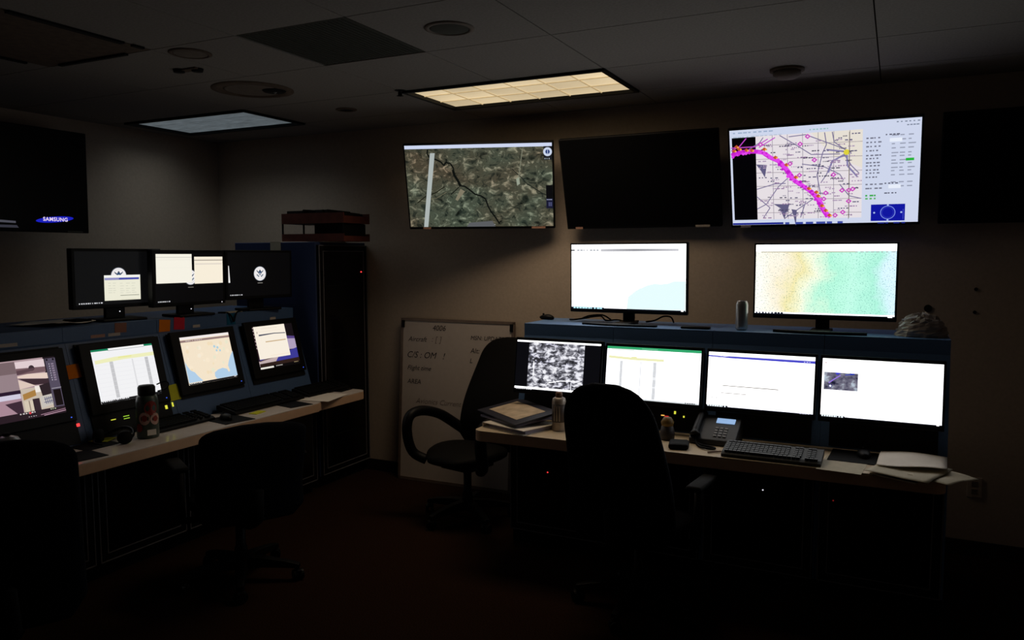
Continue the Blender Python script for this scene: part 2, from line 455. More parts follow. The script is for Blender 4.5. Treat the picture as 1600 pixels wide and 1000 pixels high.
disc_thing('ceiling_speaker', -3.105, 2.791, .10, 'round brown ceiling speaker right of the square air vent', 'ceiling speaker', 'ceiling_brown', 'ceiling_plate', .082)
t = disc_thing('ceiling_downlight', -3.45, 3.553, .235, 'wide round ceiling fixture with small bright lamp above the cool ceiling light', 'ceiling fixture', 'ceiling_brown', 'ceiling_plate', .17, .007, 'plate')
b = MB(); b.at((.11, .06, -.002)).lathe([(0, 0), (.075, 0), (.06, -.012), (0, -.012)], 24); b.build('lamp_socket', 'hole_black', t, True)
b = MB(); b.at((.125, .05, -.014)).lathe([(0, 0), (.012, -.004), (0, -.014)], 12); b.build('bulb', 'steel', t, True)
t = empty('emergency_light', (-3.378, 3.019, ZC), 'small twin-head fitting on the ceiling beside round speaker', 'emergency light')
for sx in (-1, 1):
    b = MB(); b.at((sx*.05, sx*.015, -.010)).lathe([(0, .01), (.032, .01), (.028, -.006), (0, -.009)], 20); b.build('lamp_head', 'black_panel', t, True)
b = MB(); b.box((0, 0, -.003), (.15, .05, .012), .004); b.build('base_plate', 'ceiling_brown', t)
t = empty('sprinkler', (-2.688, 3.965, ZC), 'tiny metal fire sprinkler at the corner of warm ceiling light', 'sprinkler')
b = MB(); b.lathe([(0, .01), (.035, .008), (.035, 0), (.012, -.004), (.012, -.03), (.022, -.032), (0, -.036)], 16); b.build('head', 'black_panel', t, True)
t = disc_thing('recessed_sprinkler', -3.354, 4.306, .07, 'small round brown recessed sprinkler plate near the back wall', 'sprinkler', 'ceiling_brown', 'black_panel', .045)
t = empty('smoke_detector', (-.556, 4.44, ZC), 'round pale smoke detector on ceiling above the chart television', 'smoke detector')
b = MB(); b.lathe([(0, .005), (.088, .004), (.088, -.012), (0, -.012)], 32); b.build('base', 'ceiling_brown', t, True)
b = MB(); b.lathe([(.07, -.012), (.072, -.03), (.05, -.048), (0, -.052)], 32); b.build('cover', 'ceiling_plate', t, True)

for n, (x, z, r) in enumerate(((.17, 1.412, .022), (.403, 1.526, .010), (.402, 1.397, .010))):
    b = MB(); b.cyl((x, YB+.002, z), (x, YB-.006, z), r, r*.9, 16)
    tag(b.build('cable_hole', 'hole_black', smooth=False), ['larger dark cable hole in back wall above plastic bag', 'small dark screw hole high on right back wall', 'small dark screw hole below another on right back wall'][n], 'wall hole')
t = empty('wall_outlet', (.44, YB, .40), 'beige wall outlet right of the console desk', 'outlet')
b = MB(); b.box((0, -.004, 0), (.075, .008, .115), .003); b.build('cover_plate', 'wall_paint', t)
for z in (.022, -.022):
    b = MB(); b.box((0, -.0085, z), (.03, .003, .028), .001); b.build('socket', 'ceiling_plate', t)

# ------------------------------------------------------------------ wall televisions
def television(loc, w, h, yaw, tilt, label, paint=None, bez=(.011, .011, .013, .017), tapes=(), arm=.1, tname='label_tape'):
    t = empty('wall_television', loc, label, 'television', 'wall televisions', (R(-tilt), 0, R(yaw)))
    l, r, tp, bt = bez
    f = MB(); f.box((0, .02, 0), (w, .036, h), .006)
    f.box((0, .05, -.05), (w*.6, .03, h*.55), .01)
    f.build('housing', 'black_plastic', t)
    sw, sh = w-l-r, h-tp-bt
    c = Canvas(sw, sh, 'screen_wall')
    if paint: paint(c)
    else: c.use('dead_screen'); c.rect(0, 0, 1, 1, (0, 0, 0))
    o = c.build(t, 'screen', .0016); o.location = ((l-r)/2, .0016, (bt-tp)/2)
    a = MB(); a.box((0, .078, 0), (.22, .03, .2), .004)
    a.box((0, .08+arm/2, 0), (.05, arm, .06)); a.build('wall_bracket', 'black_matte', t)
    for x, wd, m in tapes:
        k = MB(); k.box((x, -.0005, -h/2+.008), (wd, .003, .013)); k.build(tname, m, t)
    return t

def paint_aerial(c):
    c.use('aerial_photo'); c.rect(0, 0, 1, 1, (60, 70, 66)); c.use(c.base)
    c.line([(.015, .03), (.99, .03)], .001, (10, 10, 10))
    c.rect(0, 0, 1, .042, (205, 214, 240))
    dark = (10, 14, 12)
    c.line([(.16, .05), (.155, .1), (.17, .15), (.21, .17), (.245, .2), (.265, .245), (.28, .21), (.31, .22), (.33, .28), (.328, .36), (.35, .42), (.365, .49), (.40, .5), (.43, .54), (.47, .6), (.51, .62), (.54, .66), (.555, .75), (.575, .82), (.60, .88), (.63, .97)], .018, dark)
    c.line([(.325, .3), (.335, .37), (.355, .43), (.37, .49)], .03, dark)
    c.line([(.365, .5), (.34, .54), (.30, .6)], .01, dark)
    c.line([(.73, .3), (.77, .37), (.80, .42), (.82, .47), (.88, .54), (.93, .6), (.99, .64)], .009, (18, 24, 22))
    c.line([(.06, .7), (.12, .62), (.2, .57), (.26, .5)], .012, (22, 24, 14))
    c.line([(.30, .25), (.30, .19)], .006, dark)
    c.line([(.12, .66), (.2, .64), (.27, .57)], .005, (120, 114, 90))
    c.poly([(.37, .53), (.40, .56), (.345, .68), (.33, .66)], (126, 120, 100))
    c.line([(.805, .06), (.785, .27), (.765, .47)], .010, (120, 122, 104))
    c.poly([(.755, .42), (.775, .40), (.78, .48), (.76, .5)], (150, 158, 140))
    c.poly([(.175, .095), (.208, .095), (.125, 1), (.095, 1)], (172, 180, 178))
    c.line([(.41, .98), (.5, .96), (.6, .975)], .005, (190, 190, 190))
    c.poly([(.42, .95), (.58, .93), (.6, 1), (.4, 1)], (90, 92, 96))
    c.rect(.945, .04, 1, .2, (22, 24, 30)); c.disc(.971, .105, .052, (200, 210, 232)); c.disc(.971, .105, .026, (36, 60, 120)); c.line([(.971, .07), (.971, .14)], .006, (200, 210, 232))
    c.dashes(.95, .99, .185, .015, 3, (150, 160, 170), 4)
    c.rect(.955, .5, 1, .66, (6, 7, 10)); c.rect(.955, .66, 1, .78, (22, 24, 48)); c.dashes(.958, .995, .675, .01, 4, (150, 155, 180), 5); c.dashes(.97, .995, .73, .05, 2, (70, 74, 110), 6)

def paint_chart(c):
    c.rect(0, 0, 1, 1, (206, 214, 236))
    c.dashes(.02, .25, .03, .012, 8, (150, 170, 200), 1); c.dashes(.02, .3, .075, .014, 11, (170, 185, 205), 2)
    c.dashes(.44, .55, .045, .012, 6, (150, 190, 190), 3)
    c.dashes(.88, 1, .028, .01, 6, (120, 130, 150), 4); c.dashes(.93, .99, .062, .01, 4, (120, 130, 150), 5)
    c.rect(.14, .075, .715, .945, (230, 223, 228)); c.rect(.012, .078, .147, .945, (2, 2, 4))
    q = random.Random(11)
    # tinted ground
    c.poly([(.45, .075), (.715, .075), (.715, .45), (.55, .3)], (230, 223, 212))
    grey = (120, 112, 150)
    for i in range(6): c.line([(.24+.082*i, .075), (.24+.082*i, .945)], .005, (140, 134, 150))
    for i in range(6): c.line([(.147, .17+.14*i), (.715, .19+.14*i)], .005, (150, 140, 150))
    for p in ([(.28, .08), (.38, .2), (.45, .29), (.6, .3)], [(.33, .1), (.42, .09), (.52, .17), (.62, .25), (.66, .3)], [(.52, .08), (.53, .2), (.51, .28), (.48, .5), (.5, .7)],
              [(.56, .08), (.57, .18), (.64, .28)], [(.62, .3), (.66, .42), (.70, .5)], [(.64, .31), (.56, .36), (.53, .5), (.5, .58)], [(.147, .83), (.2, .78), (.27, .6), (.32, .52)], [(.147, .70), (.22, .82), (.18, .93)],
              [(.3, .94), (.41, .8), (.46, .74)], [(.39, .93), (.42, .76)], [(.147, .62), (.25, .57), (.31, .57)], [(.19, .09), (.17, .14), (.11, .2)], [(.6, .6), (.65, .72), (.71, .75)], [(.4, .38), (.52, .42), (.6, .5), (.62, .56)]):
        c.line(p, .009, grey)
    for p in ([(.635, .28), (.64, .42), (.69, .53)], [(.62, .31), (.56, .37), (.54, .48)], [(.53, .25), (.63, .28)]): c.line(p, .016, (130, 124, 170))
    for u, v, w, h in ((.147, .36, .06, .07), (.24, .78, .09, .05), (.27, .83, .04, .06), (.34, .84, .03, .09)):
        c.poly([(u, v), (u+w, v+.01), (u+w*.8, v+h*2), (u+w*.45, v+h)], (96, 92, 128))
    for i in range(170):
        u, v = q.uniform(.155, .68), q.uniform(.09, .93)
        c.dashes(u, u+q.uniform(.02, .06), v, .011, q.randint(2, 4), q.choice([(90, 86, 120), (150, 120, 160), (70, 66, 90), (170, 150, 180)]), i)
    mag = [(.012, .25), (.05, .225), (.10, .215), (.15, .22), (.19, .235), (.23, .29), (.275, .33), (.315, .42), (.355, .53), (.41, .60), (.45, .655), (.485, .73), (.505, .82), (.54, .92)]
    c.line(mag, .042, (206, 40, 214)); c.line([(u+.012, v+.01) for u, v in mag[3:]], .034, (226, 70, 236))
    for i in range(60):
        k = q.uniform(0, 12.99); j = int(k); t_ = k-j; u = max(.02, mag[j][0]+(mag[j+1][0]-mag[j][0])*t_+q.uniform(-.012, .012)); v = mag[j][1]+(mag[j+1][1]-mag[j][1])*t_+q.uniform(-.022, .022)
        c.disc(u, v, q.uniform(.008, .018), q.choice([(206, 40, 214), (190, 30, 200), (226, 70, 236)]), 7)
    for p in ([(.012, .2), (.06, .16), (.1, .08)], [(.012, .17), (.15, .17)], [(.15, .17), (.22, .1)], [(.17, .18), (.26, .09)]): c.line(p, .01, (190, 70, 200))
    for u, v in ((.03, .20), (.06, .185), (.1, .2), (.13, .205), (.2, .2), (.26, .29), (.32, .37), (.37, .5), (.44, .62), (.48, .66), (.49, .7), (.51, .8), (.53, .85), (.55, .9), (.045, .16)):
        c.poly([(u, v-.02), (u+.014, v), (u, v+.02), (u-.014, v)], (190, 84, 50))
        c.disc(u+.008, v+.006, .009, (250, 180, 60), 8)
    for u, v in ((.18, .15), (.395, .17), (.435, .1), (.47, .335), (.34, .36), (.39, .48), (.57, .49), (.615, .65), (.65, .65), (.53, .67), (.52, .73), (.65, .76), (.62, .87), (.58, .9), (.67, .64)):
        c.poly([(u, v-.026), (u+.016, v), (u, v+.026), (u-.016, v)], (200, 70, 190)); c.disc(u, v, .009, (236, 214, 236), 8)
    c.disc(.637, .275, .028, (222, 210, 60), 9); c.line([(.65, .05+.03), (.65, .94)], .004, (120, 110, 60))
    for i, v in enumerate((.155, .195, .235, .275, .32, .35, .39, .42, .46, .49, .53, .6, .64)):
        c.dashes(.735, .735+q.uniform(.06, .1), v, .013, 4, (110, 112, 130), 40+i)
        c.dashes(.86, .98, v-.015, .011, 3, (150, 156, 176), 70+i)
    for v in (.15, .615, .71): c.dashes(.83, .9, v-.02, .012, 4, (90, 92, 110), int(v*99))
    for v in (.165, .61): c.rect(.85, v, .91, v+.035, (232, 238, 250))
    c.rect(.93, .36, .97, .385, (40, 180, 60)); c.dashes(.735, .8, .71, .016, 3, (50, 170, 70), 8); c.dashes(.735, .8, .74, .016, 3, (90, 180, 100), 9)
    c.rect(.765, .80, .935, .965, (16, 22, 160)); c.ring(.85, .882, .064, .007, (120, 140, 230), 30); c.ring(.85, .882, .05, .004, (50, 60, 190), 30)
    for u, v in ((.782, .882), (.917, .882), (.85, .807), (.85, .957)): c.disc(u, v, .009, (170, 190, 240), 10)
    c.dashes(.925, .93, .9, .1, 1, (80, 90, 210), 3)
    c.rect(.01, .958, .3, .978, (24, 34, 140)); c.dashes(.31, .65, .97, .022, 6, (60, 74, 160), 14); c.dashes(.80, .96, .985, .014, 4, (30, 40, 130), 15)

def paint_standby(c):
    c.use('screen_dim'); c.rect(0, 0, 1, 1, (0, 0, 0))
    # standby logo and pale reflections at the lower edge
    a = c.w/c.h
    pts = []
    for i in range(36):
        t = 2*PI*i/36; x, y = .110*math.cos(t), .030*math.sin(t)
        pts.append((.805+x, .895-(y+x*.10*a)))
    c.poly(pts, (26, 32, 190))
    c.text('SAMSUNG', .808, .895, .054, (236, 216, 246), bold=.0009, spacing=1.1)
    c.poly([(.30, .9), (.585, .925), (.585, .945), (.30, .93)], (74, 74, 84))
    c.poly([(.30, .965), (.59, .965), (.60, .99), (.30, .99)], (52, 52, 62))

TVA = television((-2.575, 4.734, 2.19), 1.028, .592, 18, -15, 'lit wall television showing dark aerial terrain, leftmost on back wall', paint_aerial,
                 tapes=((-.385, .055, 'tape_pink'), (.40, .095, 'tape_pink')), arm=.10)
television((-1.502, 4.88, 2.185), 1.035, .604, 0, -16.5, 'switched-off black wall television between terrain and chart televisions', None, tapes=((-.43, .05, 'tape_pink'), (.40, .09, 'tape_white')), arm=.03)
television((-.411, 4.88, 2.177), 1.038, .605, -.8, -16.5, 'lit wall television showing flight chart with magenta route', paint_chart, tapes=((-.43, .06, 'tape_white'), (.40, .1, 'black_matte')), arm=.03)
television((.715, 4.88, 2.178), 1.038, .605, 0, -16.5, 'switched-off black wall television at right end of back wall', None, arm=.03)
television((-5.03, 2.995, 2.219), 1.207, .68, 90, -1, 'dark wall television on left wall with glowing blue standby logo', paint_standby, bez=(.012, .012, .014, .018), tapes=((.50, .11, 'grille_grey'),), arm=.18)

# ------------------------------------------------------------------ monitors
def monitor(loc, w, h, yaw, tilt, paint, label, group, bez=(.012, .012, .012, .02), depth=.035, stand=None, led=None, name='monitor', bracket=0.0, pic='screen_picture'):
    t = empty(name, loc, label, 'monitor', group, (R(-tilt), 0, R(yaw)))
    l, r, tp, bt = bez
    f = MB(); f.box((0, depth/2, 0), (w, depth, h), .004)
    if depth < .06: f.box((0, depth+.012, -.01), (w*.5, .03, h*.5), .008)
    f.build('housing', 'black_plastic', t)
    sw, sh = w-l-r, h-tp-bt
    c = Canvas(sw, sh, pic); paint(c)
    c.build(t, 'screen', -.0004).location = ((l-r)/2, -.0004, (bt-tp)/2)
    if stand:
        kind, drop, bw, bd = stand     # drop: from the centre to the shelf
        T = Matrix.Rotation(R(tilt), 4, 'X')
        n = MB(); n.box((0, depth+.012, -(h*.1+drop)/2), (.07 if kind == 'arc' else .12, .025, drop-h*.1+.0), .004); n.build('stand_neck', 'black_plastic', t)
        s = MB()
        if kind == 'arc':
            pts = [(-bw/2, -.14), (-bw/4, -.165), (0, -.175), (bw/4, -.165), (bw/2, -.14), (bw/2, -.115), (bw/4, -.13), (.05, -.12), (.05, depth+.04), (-.05, depth+.04), (-.05, -.12), (-bw/4, -.13), (-bw/2, -.115)]
            s.prism(pts, 'z', -drop, -drop+.014)
        else:
            s.box((0, .0+depth/2, -drop+.008), (bw, bd, .016), .006)
        s.build('stand_base', 'black_plastic', t)
    if bracket:
        s = MB(); s.box((0, depth+bracket/2, -.02), (.12, bracket, .12)); s.build('mounting_bracket', 'black_matte', t)
    for x, z, m in (led or ()):
        k = MB(); k.at((x, 0, z)).cyl((0, .001, 0), (0, -.002, 0), .0035, .003, 8); k.build('power_light', m, t)
    return t

W_ = (255, 255, 255)
def p_map_white(c):
    c.rect(0, 0, 1, 1, W_)
    c.rect(.0, .075, .03, .10, (110, 112, 118)); c.dashes(.05, .26, .088, .03, 7, (190, 194, 200), 2)
    for i in range(24):
        k = 1-abs(i/23-.45)*1.1; g = int(250-100*max(k, .1))
        c.rect(.27+i*.028, .07, .27+(i+1)*.028, .108, (g, g, min(255, g+6)))
    c.rect(0, .125, 1, .13, (246, 240, 240))
    c.poly([(.50, 1), (.515, .80), (.56, .74), (.62, .67), (.68, .62), (.74, .595), (.80, .60), (.86, .585), (.90, .555), (1, .55), (1, 1)], (232, 254, 255))
    g = (226, 228, 228)
    c.line([(.04, .33), (.1, .35), (.15, .43), (.19, .57), (.23, .62), (.28, .55), (.33, .57), (.36, .67), (.4, .78), (.42, .88), (.48, .95)], .008, g)
    c.line([(.49, .82), (.56, .735), (.62, .665), (.67, .60)], .007, (214, 226, 226))
    c.rect(0, .975, .3, 1, (20, 30, 44)); c.dashes(.02, .29, .985, .03, 10, (190, 240, 255), 5); c.rect(.3, .985, 1, 1, (16, 18, 30)); c.rect(.965, .98, .985, 1.0, W_)

def p_relief(c):
    c.use('relief_map'); c.rect(0, 0, 1, 1, W_); c.use(c.base)
    c.rect(0, 0, 1, .095, W_); c.rect(.04, .10, .72, .11, (176, 170, 140)); c.dashes(.72, 1, .108, .012, 8, (170, 180, 180), 3)
    c.rect(0, .965, 1, .985, (246, 250, 250)); c.rect(0, .985, 1, 1, (14, 16, 24)); c.dashes(.01, .22, .982, .03, 9, (20, 24, 40), 4); c.rect(.955, .985, .985, 1, W_)

def p_thermal(c):
    c.rect(0, 0, 1, 1, (10, 10, 14)); c.rect(0, 0, 1, .035, (250, 250, 250))
    c.use('thermal_photo'); c.rect(.152, .036, .815, .96, W_); c.use(c.base)
    c.line([(.22, .42), (.222, .72)], .012, (250, 250, 255)); c.line([(.40, .84), (.55, .78), (.72, .76)], .012, (250, 250, 255)); c.line([(.68, .8), (.68, .95)], .02, (230, 230, 240))
    c.rect(0, .945, 1, .985, (250, 250, 252)); c.dashes(.02, .22, .985, .03, 8, (230, 230, 236), 6)

def p_sheet(c):
    c.rect(0, 0, 1, 1, (248, 250, 255)); c.rect(0, 0, 1, .05, (52, 168, 110)); c.rect(.05, .045, .3, .06, (236, 246, 240)); c.rect(.38, .02, .55, .032, (120, 200, 160)); c.rect(0, .06, 1, .075, (230, 240, 236))
    c.poly([(.02, .18), (.3, .2), (.62, .2), (.62, .25), (.3, .25), (.02, .23)], (240, 240, 190)); c.rect(.27, .185, .33, .2, (236, 236, 150))
    for u, w, g in ((.15, .03, 218), (.37, .012, 230), (.51, .035, 216)): c.rect(u, .27, u+w, .97, (g, g+2, g+6))
    c.rect(.51, .55, .545, .6, (240, 242, 246)); c.rect(.51, .73, .545, .76, (240, 242, 246))
    for v in (.33, .42, .51, .6, .69, .78, .87): c.rect(.0, v, .64, v+.004, (236, 238, 242))
    c.rect(0, .975, 1, 1, (220, 226, 230)); c.dashes(.86, .97, .985, .02, 5, (60, 64, 70), 5)

def p_mail(c):
    c.rect(0, 0, 1, 1, W_); c.rect(0, .06, 1, .085, (206, 206, 244))
    c.poly([(.0, .06), (.16, .085), (.2, .07), (1, .075), (1, .115), (.2, .1), (0, .085)], (66, 66, 200)); c.dashes(.04, .16, .07, .012, 4, (150, 150, 220), 2); c.dashes(.9, .97, .095, .014, 3, (200, 200, 250), 3)
    c.poly([(.15, .595), (.68, .60), (.68, .618), (.15, .61)], (150, 144, 138)); c.rect(.14, .73, .38, .744, (170, 164, 160)); c.dashes(.05, .11, .83, .018, 3, (170, 170, 170), 4)
    c.rect(0, .965, .21, 1, (10, 12, 22)); c.dashes(.01, .2, .975, .035, 8, (240, 250, 255), 5); c.rect(.21, .985, 1, 1, (12, 14, 30)); c.dashes(.88, .98, .985, .02, 4, (220, 220, 240), 6)

def p_page(c):
    c.rect(0, 0, 1, 1, (254, 253, 255)); c.dashes(.02, .04, .075, .02, 1, (220, 190, 190), 2)
    c.use('grey_photo'); c.rect(.018, .235, .31, .535, W_); c.use(c.base)
    c.poly([(.11, .235), (.17, .235), (.13, .28)], (60, 60, 200)); c.line([(.06, .42), (.1, .36), (.16, .28)], .02, (150, 120, 220)); c.line([(.2, .27), (.28, .25), (.24, .24)], .015, (40, 60, 180)); c.disc(.075, .47, .016, W_, 10); c.ring(.075, .47, .025, .01, (30, 40, 130), 12)
    c.rect(.02, .55, .25, .556, (226, 220, 222))
    c.rect(0, .97, .21, 1, (10, 12, 22)); c.dashes(.01, .2, .98, .035, 9, (240, 250, 255), 5); c.rect(.21, .985, 1, 1, (12, 14, 24)); c.rect(.96, .975, .98, 1, W_)

MG = 'main monitors of the right console'
MB_ = (.012, .012, .014, .026)
for (x, z, dx, pt, lab) in ((-1.747, 1.0725, 0, p_thermal, 'console monitor showing grey infrared image, nearest the whiteboard'),
                        (-1.183, 1.064, 0, p_sheet, 'console monitor showing spreadsheet with green bar, behind the high-backed chair'),
                        (-.615, 1.0608, 0, p_mail, 'white console monitor with thin blue title line, above telephone and keyboard'),
                        (-.05, 1.0577, 0, p_page, 'white console monitor with small grey photo, rightmost of the main row')):
    monitor((x, 4.14, z), .553, .331, -1.5, 8.5, pt, lab, MG, bez=(.011, .011, .017, .025), depth=.03, bracket=.03)

UG = 'monitors on top of the right console'
monitor((-1.447, 4.5, 1.583), .74, .424, -2.5, -1, p_map_white, 'large monitor on right console shelf showing white coastline map', UG, bez=(.010, .010, .010, .022), depth=.03, stand=('arc', .276, .46, .2))
monitor((-.352, 4.5, 1.578), .722, .415, -1, 0, p_relief, 'large monitor on right console shelf showing green relief map', UG, bez=(.010, .010, .010, .022), depth=.03, stand=('arc', .271, .46, .2))

def off(c, g=(5, 5, 6)): c.rect(0, 0, 1, 1, g)
def p_u1(c):
    off(c, (9, 9, 10)); c.seal(.5, .46, .155)
    c.rect(.325, .45, .76, .93, (238, 236, 216)); c.rect(.325, .45, .76, .50, (246, 246, 240)); c.rect(.33, .50, .745, .54, (70, 76, 170)); c.rect(.33, .505, .5, .535, (150, 150, 200)); 
    for v in (.60, .65, .70, .74, .78): c.dashes(.37, .48, v, .008, 2, (206, 206, 190), int(v*100)); c.dashes(.51, .72, v+.01, .008, 3, (206, 206, 190), int(v*300))
    c.rect(.51, .835, .74, .845, (120, 124, 110)); c.rect(.52, .91, .7, .915, (210, 208, 180)); c.taskbar(.03, .30, .965, 11)
def p_u2(c):
    off(c); c.seal(.5, .5, .155); c.rect(.46, .695, .54, .707, (120, 116, 110))
    c.rect(.015, .03, .52, .605, (248, 244, 230)); c.rect(.015, .085, .52, .105, (222, 218, 208)); c.rect(.03, .14, .5, .146, (228, 224, 214)); c.rect(.03, .3, .5, .304, (238, 234, 222))
    c.rect(.557, .085, .993, .635, (250, 240, 220)); c.rect(.557, .145, .993, .165, (170, 160, 148)); c.rect(.57, .22, .98, .245, (226, 216, 204))
    c.taskbar(.03, .2, .965, 8)
def p_u3(c):
    off(c); c.seal(.5, .49, .17); c.rect(.46, .70, .54, .712, (150, 146, 140)); c.poly([(.008, .3), (.018, .3), (.034, .68), (.008, .68)], (240, 238, 236)); c.taskbar(.03, .22, .965, 8)
LG = 'monitors on top of the left console'
def upper(lx, ly, rx, ry, z, h, paint, label, led):
    w = math.hypot(rx-lx, ry-ly); yaw = math.degrees(math.atan2(ry-ly, rx-lx))
    return monitor(((lx+rx)/2, (ly+ry)/2, z), w, h, yaw, -1, paint, label, LG, bez=(.018, .018, .016, .022), depth=.045, stand=('flat', z-1.345, .27, .17), pic='screen_angled', led=((.0, -h/2-.022, 'led_white'), (w/2-.03, -h/2+.01, 'led_white')) if led else ())
upper(-4.10, 2.81, -4.04, 3.35, 1.593, .343, p_u1, 'dark monitor on left console shelf with emblem half hidden by window', True)
upper(-3.985, 3.24, -3.97, 3.79, 1.585, .347, p_u2, 'monitor on left console shelf with two white windows side by side', True)
upper(-4.02, 3.84, -3.93, 4.38, 1.592, .336, p_u3, 'dark monitor on left console shelf with whole round emblem, beside tall cabinet', False)

def p_s1(c):
    c.rect(0, 0, 1, 1, (26, 18, 24))
    c.rect(0, .0, .84, .88, (176, 150, 156)); c.rect(0, .02, .47, .22, (120, 100, 104)); c.rect(0, .22, .47, .5, (150, 130, 136))
    c.poly([(.47, .03), (.85, .03), (.85, .16), (.47, .16)], (226, 206, 210)); c.poly([(.47, .14), (.85, .16), (.85, .25), (.47, .25)], (120, 92, 98)); c.disc(.67, .16, .05, (60, 44, 52), 14); c.poly([(.47, .18), (.7, .16), (.7, .2), (.47, .25)], (90, 66, 74))
    c.poly([(.47, .27), (.6, .25), (.86, .27), (.86, .37), (.47, .3)], (232, 208, 196)); c.poly([(.47, .31), (.86, .375), (.86, .46), (.66, .45)], (60, 42, 50)); c.poly([(.47, .33), (.68, .46), (.47, .49)], (222, 200, 188))
    c.rect(.47, .49, .86, .88, (200, 186, 170)); c.poly([(.49, .58), (.66, .53), (.66, .63), (.49, .68)], (170, 126, 66)); c.rect(.66, .47, .75, .58, (240, 232, 224)); c.poly([(.72, .47), (.86, .44), (.86, .66), (.74, .66)], (44, 32, 38))
    c.rect(.49, .70, .68, .88, (214, 200, 180)); c.rect(.60, .68, .69, .88, (52, 36, 44)); c.rect(.545, .70, .56, .88, (150, 134, 120)); c.poly([(.7, .66), (.86, .64), (.86, .82), (.7, .86)], (200, 194, 186))
    for i in range(4): c.line([(.76+.025*i, .68), (.77+.025*i, .8)], .012, (80, 84, 120))
    c.line([(.75, .72), (.86, .70)], .01, (80, 84, 120)); c.line([(.74, .77), (.86, .76)], .01, (80, 84, 120))
    c.rect(0, .5, .47, .56, (40, 22, 44)); c.rect(0, .56, .46, .64, (210, 204, 224)); c.rect(0, .64, .46, .88, (170, 136, 150)); c.poly([(.25, .7), (.46, .68), (.46, .88), (.38, .88)], (60, 40, 54))
    c.rect(.86, .03, 1, .90, (84, 76, 94)); c.disc(.885, .055, .018, (10, 8, 12), 12); c.disc(.97, .055, .018, (10, 8, 12), 12)
    for i in range(8): c.rect(.9, .12+.04*i, .91, .14+.04*i, (190, 184, 200)); c.rect(.93, .12+.04*i, .965, .145+.04*i, (140, 126, 146)); 
    c.rect(.87, .55, 1, .56, (170, 166, 176)); c.rect(.885, .58, .985, .86, (18, 8, 10))
    c.rect(0, .88, 1, 1, (40, 26, 34)); c.dashes(.4, .62, .9, .02, 6, (210, 200, 200), 3); c.disc(.53, .905, .02, (220, 60, 70), 12); c.line([(.66, .965), (1, .93)], .01, (170, 130, 150)); c.line([(.7, .985), (1, .96)], .012, (190, 150, 170)); c.dashes(.5, .62, .965, .012, 4, (180, 170, 176), 4); c.dashes(.8, .88, .9, .02, 3, (170, 180, 150), 7)
def p_s2(c):
    c.rect(0, 0, 1, 1, (244, 244, 246)); c.rect(0, 0, 1, .04, (250, 250, 250)); c.rect(0, 0, .27, .035, (20, 130, 90)); c.rect(.86, 0, 1, .035, (20, 130, 90)); c.rect(.26, .035, .86, .045, (170, 176, 176))
    c.poly([(.03, .2), (.35, .17), (1, .165), (1, .235), (.5, .235), (.03, .265)], (240, 240, 190)); c.rect(.4, .18, .62, .2, (234, 234, 150))
    for u, w, g in ((.25, .055, 200), (.61, .022, 222), (.83, .055, 196)): c.rect(u, .25, u+w, .93, (g, g, g+3))
    for v in (.3, .38, .46, .54, .62, .7, .78, .86): c.rect(.03, v, 1, v+.004, (232, 232, 236))
    c.rect(0, .955, 1, 1, (18, 18, 20)); c.dashes(.02, .45, .965, .02, 14, (220, 220, 224), 3)
def p_s3(c):
    c.rect(0, 0, 1, 1, (246, 230, 204)); c.rect(0, 0, 1, .05, (246, 238, 236)); c.rect(0, .065, 1, .11, (150, 124, 120)); c.dashes(.1, .45, .085, .016, 8, (210, 196, 190), 2)
    for i in range(26):
        u, v = rnd.uniform(.05, .95), rnd.uniform(.15, .85); c.disc(u, v, rnd.uniform(.02, .06), rnd.choice([(248, 236, 214), (244, 224, 190), (236, 232, 206), (250, 234, 208)]), 10)
    c.poly([(0, .5), (.03, .6), (.08, .7), (.15, .75), (.2, .84), (.28, .95), (0, .95)], (178, 208, 234))
    c.poly([(1, .42), (.93, .52), (.88, .62), (.84, .72), (.86, .82), (.79, .78), (.72, .75), (.62, .77), (.54, .82), (.53, .9), (.56, .96), (1, .96)], (178, 208, 234))
    c.poly([(.78, .72), (.84, .7), (.86, .84), (.83, .86)], (246, 228, 200))
    for u, v, r in ((.64, .27, .03), (.7, .3, .03), (.67, .36, .025), (.74, .37, .025)): c.disc(u, v, r, (176, 210, 226), 10)
    c.rect(0, .962, 1, 1, (16, 16, 20)); c.dashes(.02, .25, .972, .02, 7, (230, 230, 230), 4); c.rect(.92, .965, .97, .98, (220, 220, 220))
